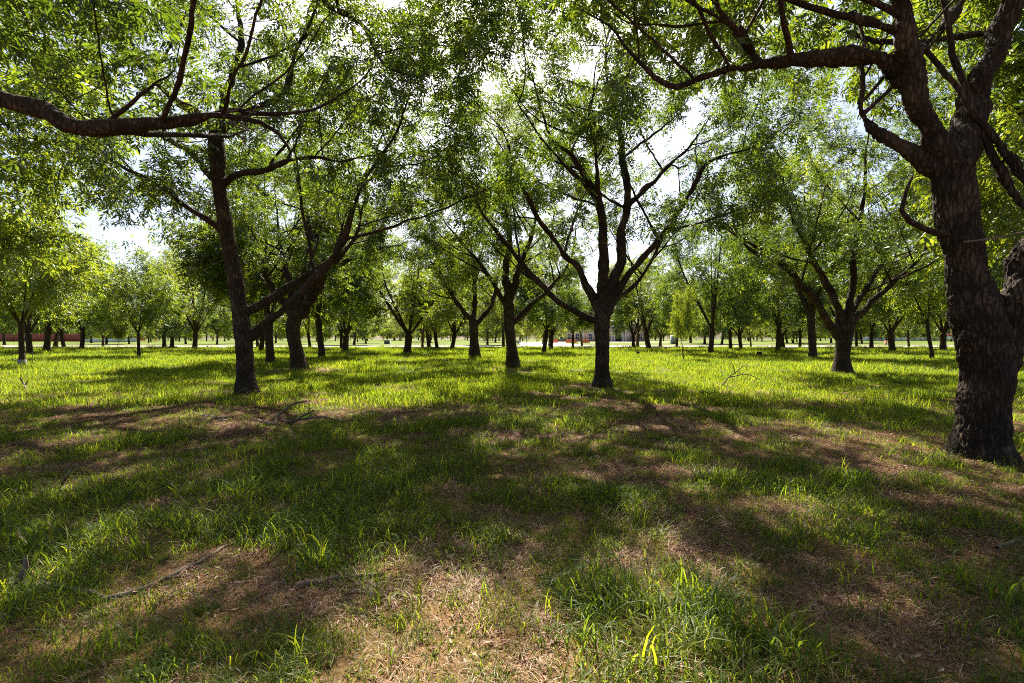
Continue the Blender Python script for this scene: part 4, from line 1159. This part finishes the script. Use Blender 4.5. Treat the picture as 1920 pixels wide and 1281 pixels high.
# ------------------------------------------------------------------ things lying in the grass
def stump(px, py, r, h, lab):
    x, y = gpt(px, py)
    t = empty("tree_stump", (x, y, 0), lab, "stump")
    rg = np.random.default_rng(int(px))
    me = None
    k = 14; a = np.arange(k) * 6.283 / k
    rings = []
    for z, f in ((-.15, 1.5), (0.02, 1.25), (h * .4, 1.03), (h * .97, .97), (h, .9)):
        q = r * f * (1 + .09 * rg.normal(size=k)); rings.append(np.stack([np.cos(a) * q, np.sin(a) * q, np.full(k, z) + (.03 * rg.normal(size=k) if z > .1 else 0)], -1))
    V = np.concatenate(rings); i = np.arange(4)[:, None] * k; j = np.arange(k)[None]; j2 = (j + 1) % k
    obj("bark", mesh_np("bark", V, quads=np.stack([i + j, i + j2, i + k + j2, i + k + j], -1).reshape(-1, 4), smooth=True), M['bark_far'], t)
    top = rings[-1]; c = top.mean(0) + (0, 0, -.01)
    obj("cut_face", mesh_np("cut_face", np.concatenate([top, c[None]]), tris=[(q, (q + 1) % k, k) for q in range(k)]), M['cutwood'], t)
stump(1424, 668, .2, .38, "low grey stump in sunlit grass left of the thick reddish trunk")
stump(1196, 668, .13, .42, "small dark stump in the shade right of the centre tree")

def branch(name, lab, cat, Y, lines, mat='wood', ground=True):
    """crooked stick traced as pixel lines; a point on the soil takes the soil's depth, a raised one the depth given"""
    pts = []
    for ln in lines:
        q = []
        for p in ln:
            px, py, rad = p[:3]
            if len(p) > 3:
                yy = Y; v = px3(px, py, yy)
            else:
                x, yy = gpt(px, py); v = np.array((x, yy, float(ground_z(x, yy)) + rad / F * yy * .6))
            q.append((*v, rad / F * yy))
        pts.append(q)
    o0 = np.array(pts[0][0][:3])
    ch = []
    rg = np.random.default_rng(int(abs(lines[0][0][0])) + 3)
    for q in pts:
        c = catmull(q, 0.06); c[1:, :3] += rg.normal(size=(len(c) - 1, 3)) * (0.10 * c[1:, 3:4] + .002)
        ch.append([(r_[:3] - o0, max(.0025, r_[3])) for r_ in c])
    V, Q = tubes(None, ch, lambda r_: 7)
    o = obj(name, mesh_np(name, V, quads=Q, smooth=True), M[mat]); o.location = o0
    return tag(o, lab, cat, "fallen branches in the grass")
branch("fallen_branch", "dark crooked branch standing up from the shaded grass below the tall straight pecan", "branch", 9.0,
       [[(514, 800, 2.6), (520, 782, 2.6, 1), (534, 768, 2.4, 1), (552, 757, 2, 1), (575, 752, 1.4, 1)], [(520, 790, 2), (548, 790, 1.6, 1), (570, 779, 2, 1), (588, 770, 1.5, 1)],
        [(514, 800, 3), (470, 788, 2), (430, 791, 1.5)], [(548, 790, 2, 1), (600, 782, 1.6, 1), (640, 790, 1.3, 1), (690, 796, 1, 1)]])
branch("fallen_branch", "pale broken stick on bare soil left of the dark crooked branch", "branch", 9.5, [[(378, 782, 3), (400, 786, 3), (424, 793, 2.5)], [(400, 786, 2), (350, 800, 1.5)]], 'twig')
branch("fallen_branch", "thin forked dead twig upright in sunlit grass right of the centre tree", "branch", 16.0,
       [[(1352, 726, 1.1), (1366, 708, 1.0, 1), (1382, 696, .9, 1), (1400, 682, .6, 1)], [(1378, 699, .8, 1), (1374, 684, .6, 1), (1368, 676, .5, 1)], [(1366, 708, 1, 1), (1400, 702, .8, 1), (1425, 712, .7, 1)]])
branch("fallen_branch", "curved pale branch half buried in grass at the lower left edge", "branch", 3.05,
       [[(20, 1112, 8), (60, 1108, 8), (110, 1113, 7), (150, 1118, 5), (200, 1128, 3)], [(28, 1110, 6), (34, 1085, 6, 1), (46, 1066, 5, 1), (44, 1044, 3, 1)]], 'twig')
branch("fallen_branch", "long thin stick along the litter strip at lower left", "branch", 3.2, [[(190, 1133, 5), (250, 1118, 5), (310, 1088, 4), (370, 1058, 4), (420, 1025, 3)], [(310, 1088, 3), (360, 1082, 2)]], 'twig')
branch("fallen_branch", "dark straight stick at the edge of the straw patch below centre", "branch", 3.1, [[(556, 1106, 7), (600, 1098, 7), (650, 1090, 6), (705, 1083, 4)], [(650, 1090, 4), (676, 1100, 2)]])
branch("fallen_branch", "short brown stick at the right edge on dry ground", "branch", 3.7, [[(1872, 1034, 4), (1900, 1022, 4), (1935, 1003, 3)]], 'twig')
branch("fallen_branch", "small dark stick poking from shaded grass at far left", "branch", 15.0, [[(50, 735, 1.6), (44, 720, 1.6, 1), (37, 708, 1.2, 1)], [(46, 724, 1.2, 1), (52, 714, .8, 1)]])
branch("fallen_branch", "thin bent twig in the dark litter at left", "branch", 5.0, [[(118, 908, 2), (128, 890, 2, 1), (134, 880, 1.5, 1)], [(150, 930, 2.5), (200, 915, 2), (240, 908, 1.5)]], 'twig')
branch("log", "short brown log lying right of the dark broad trunk at left", "log", 72, [[(316, 655, 3), (322, 653.5, 3), (331, 654, 2.6)]])
branch("log", "short dark log with an upturned broken stub, left of the tall straight pecan", "log", 70, [[(388, 655, 2), (394, 654.5, 2.6), (401, 654.6, 2.6)], [(391, 654, 2, 1), (389, 649, 1.2, 1)]])

# wrapped foot and wire guard of the young tree at far left
x, y = gpt(41, 686)
tg = empty("tree_guard", (x, y, float(ground_z(x, y))), "wire guard stakes round the young pecan at far left", "tree guard")
for q in ((-.42, -.1), (.38, -.15), (.3, .3), (-.35, .3)):
    lathe("stake", [(.012, -.2), (.012, 1.05), (0, 1.06)], M['dark'], tg, 6, (q[0], q[1], 0))
lathe("trunk_wrap", [(.20, 0.0), (.20, .34), (.195, .345)], M['wrap'], tg, 14)
for nm in (.35, .75): lathe("wire", [(.45, nm), (.455, nm + .008)], M['dark'], tg, 20)

# saplings
for (px, py, sc, lean, lab) in [(1282, 676, 0.62, -0.10, "thin leaning dark sapling in grass right of the portable toilet"), (221, 656, 0.55, 0.05, "slight sapling in sunlit grass left of the young bent pecan")]:
    x, y = gpt(px, py)
    t = put_tree(YOUNG[1], x, y, sc * .55, 2.0, lab, "saplings in the orchard", "sapling", sz=sc * 1.1)
    t.rotation_euler = (0, lean, 0.7)
print("tris", sum(len(m.loops) - 2 * len(m.polygons) for m in bpy.data.meshes))
print("done", time.time() - T0)
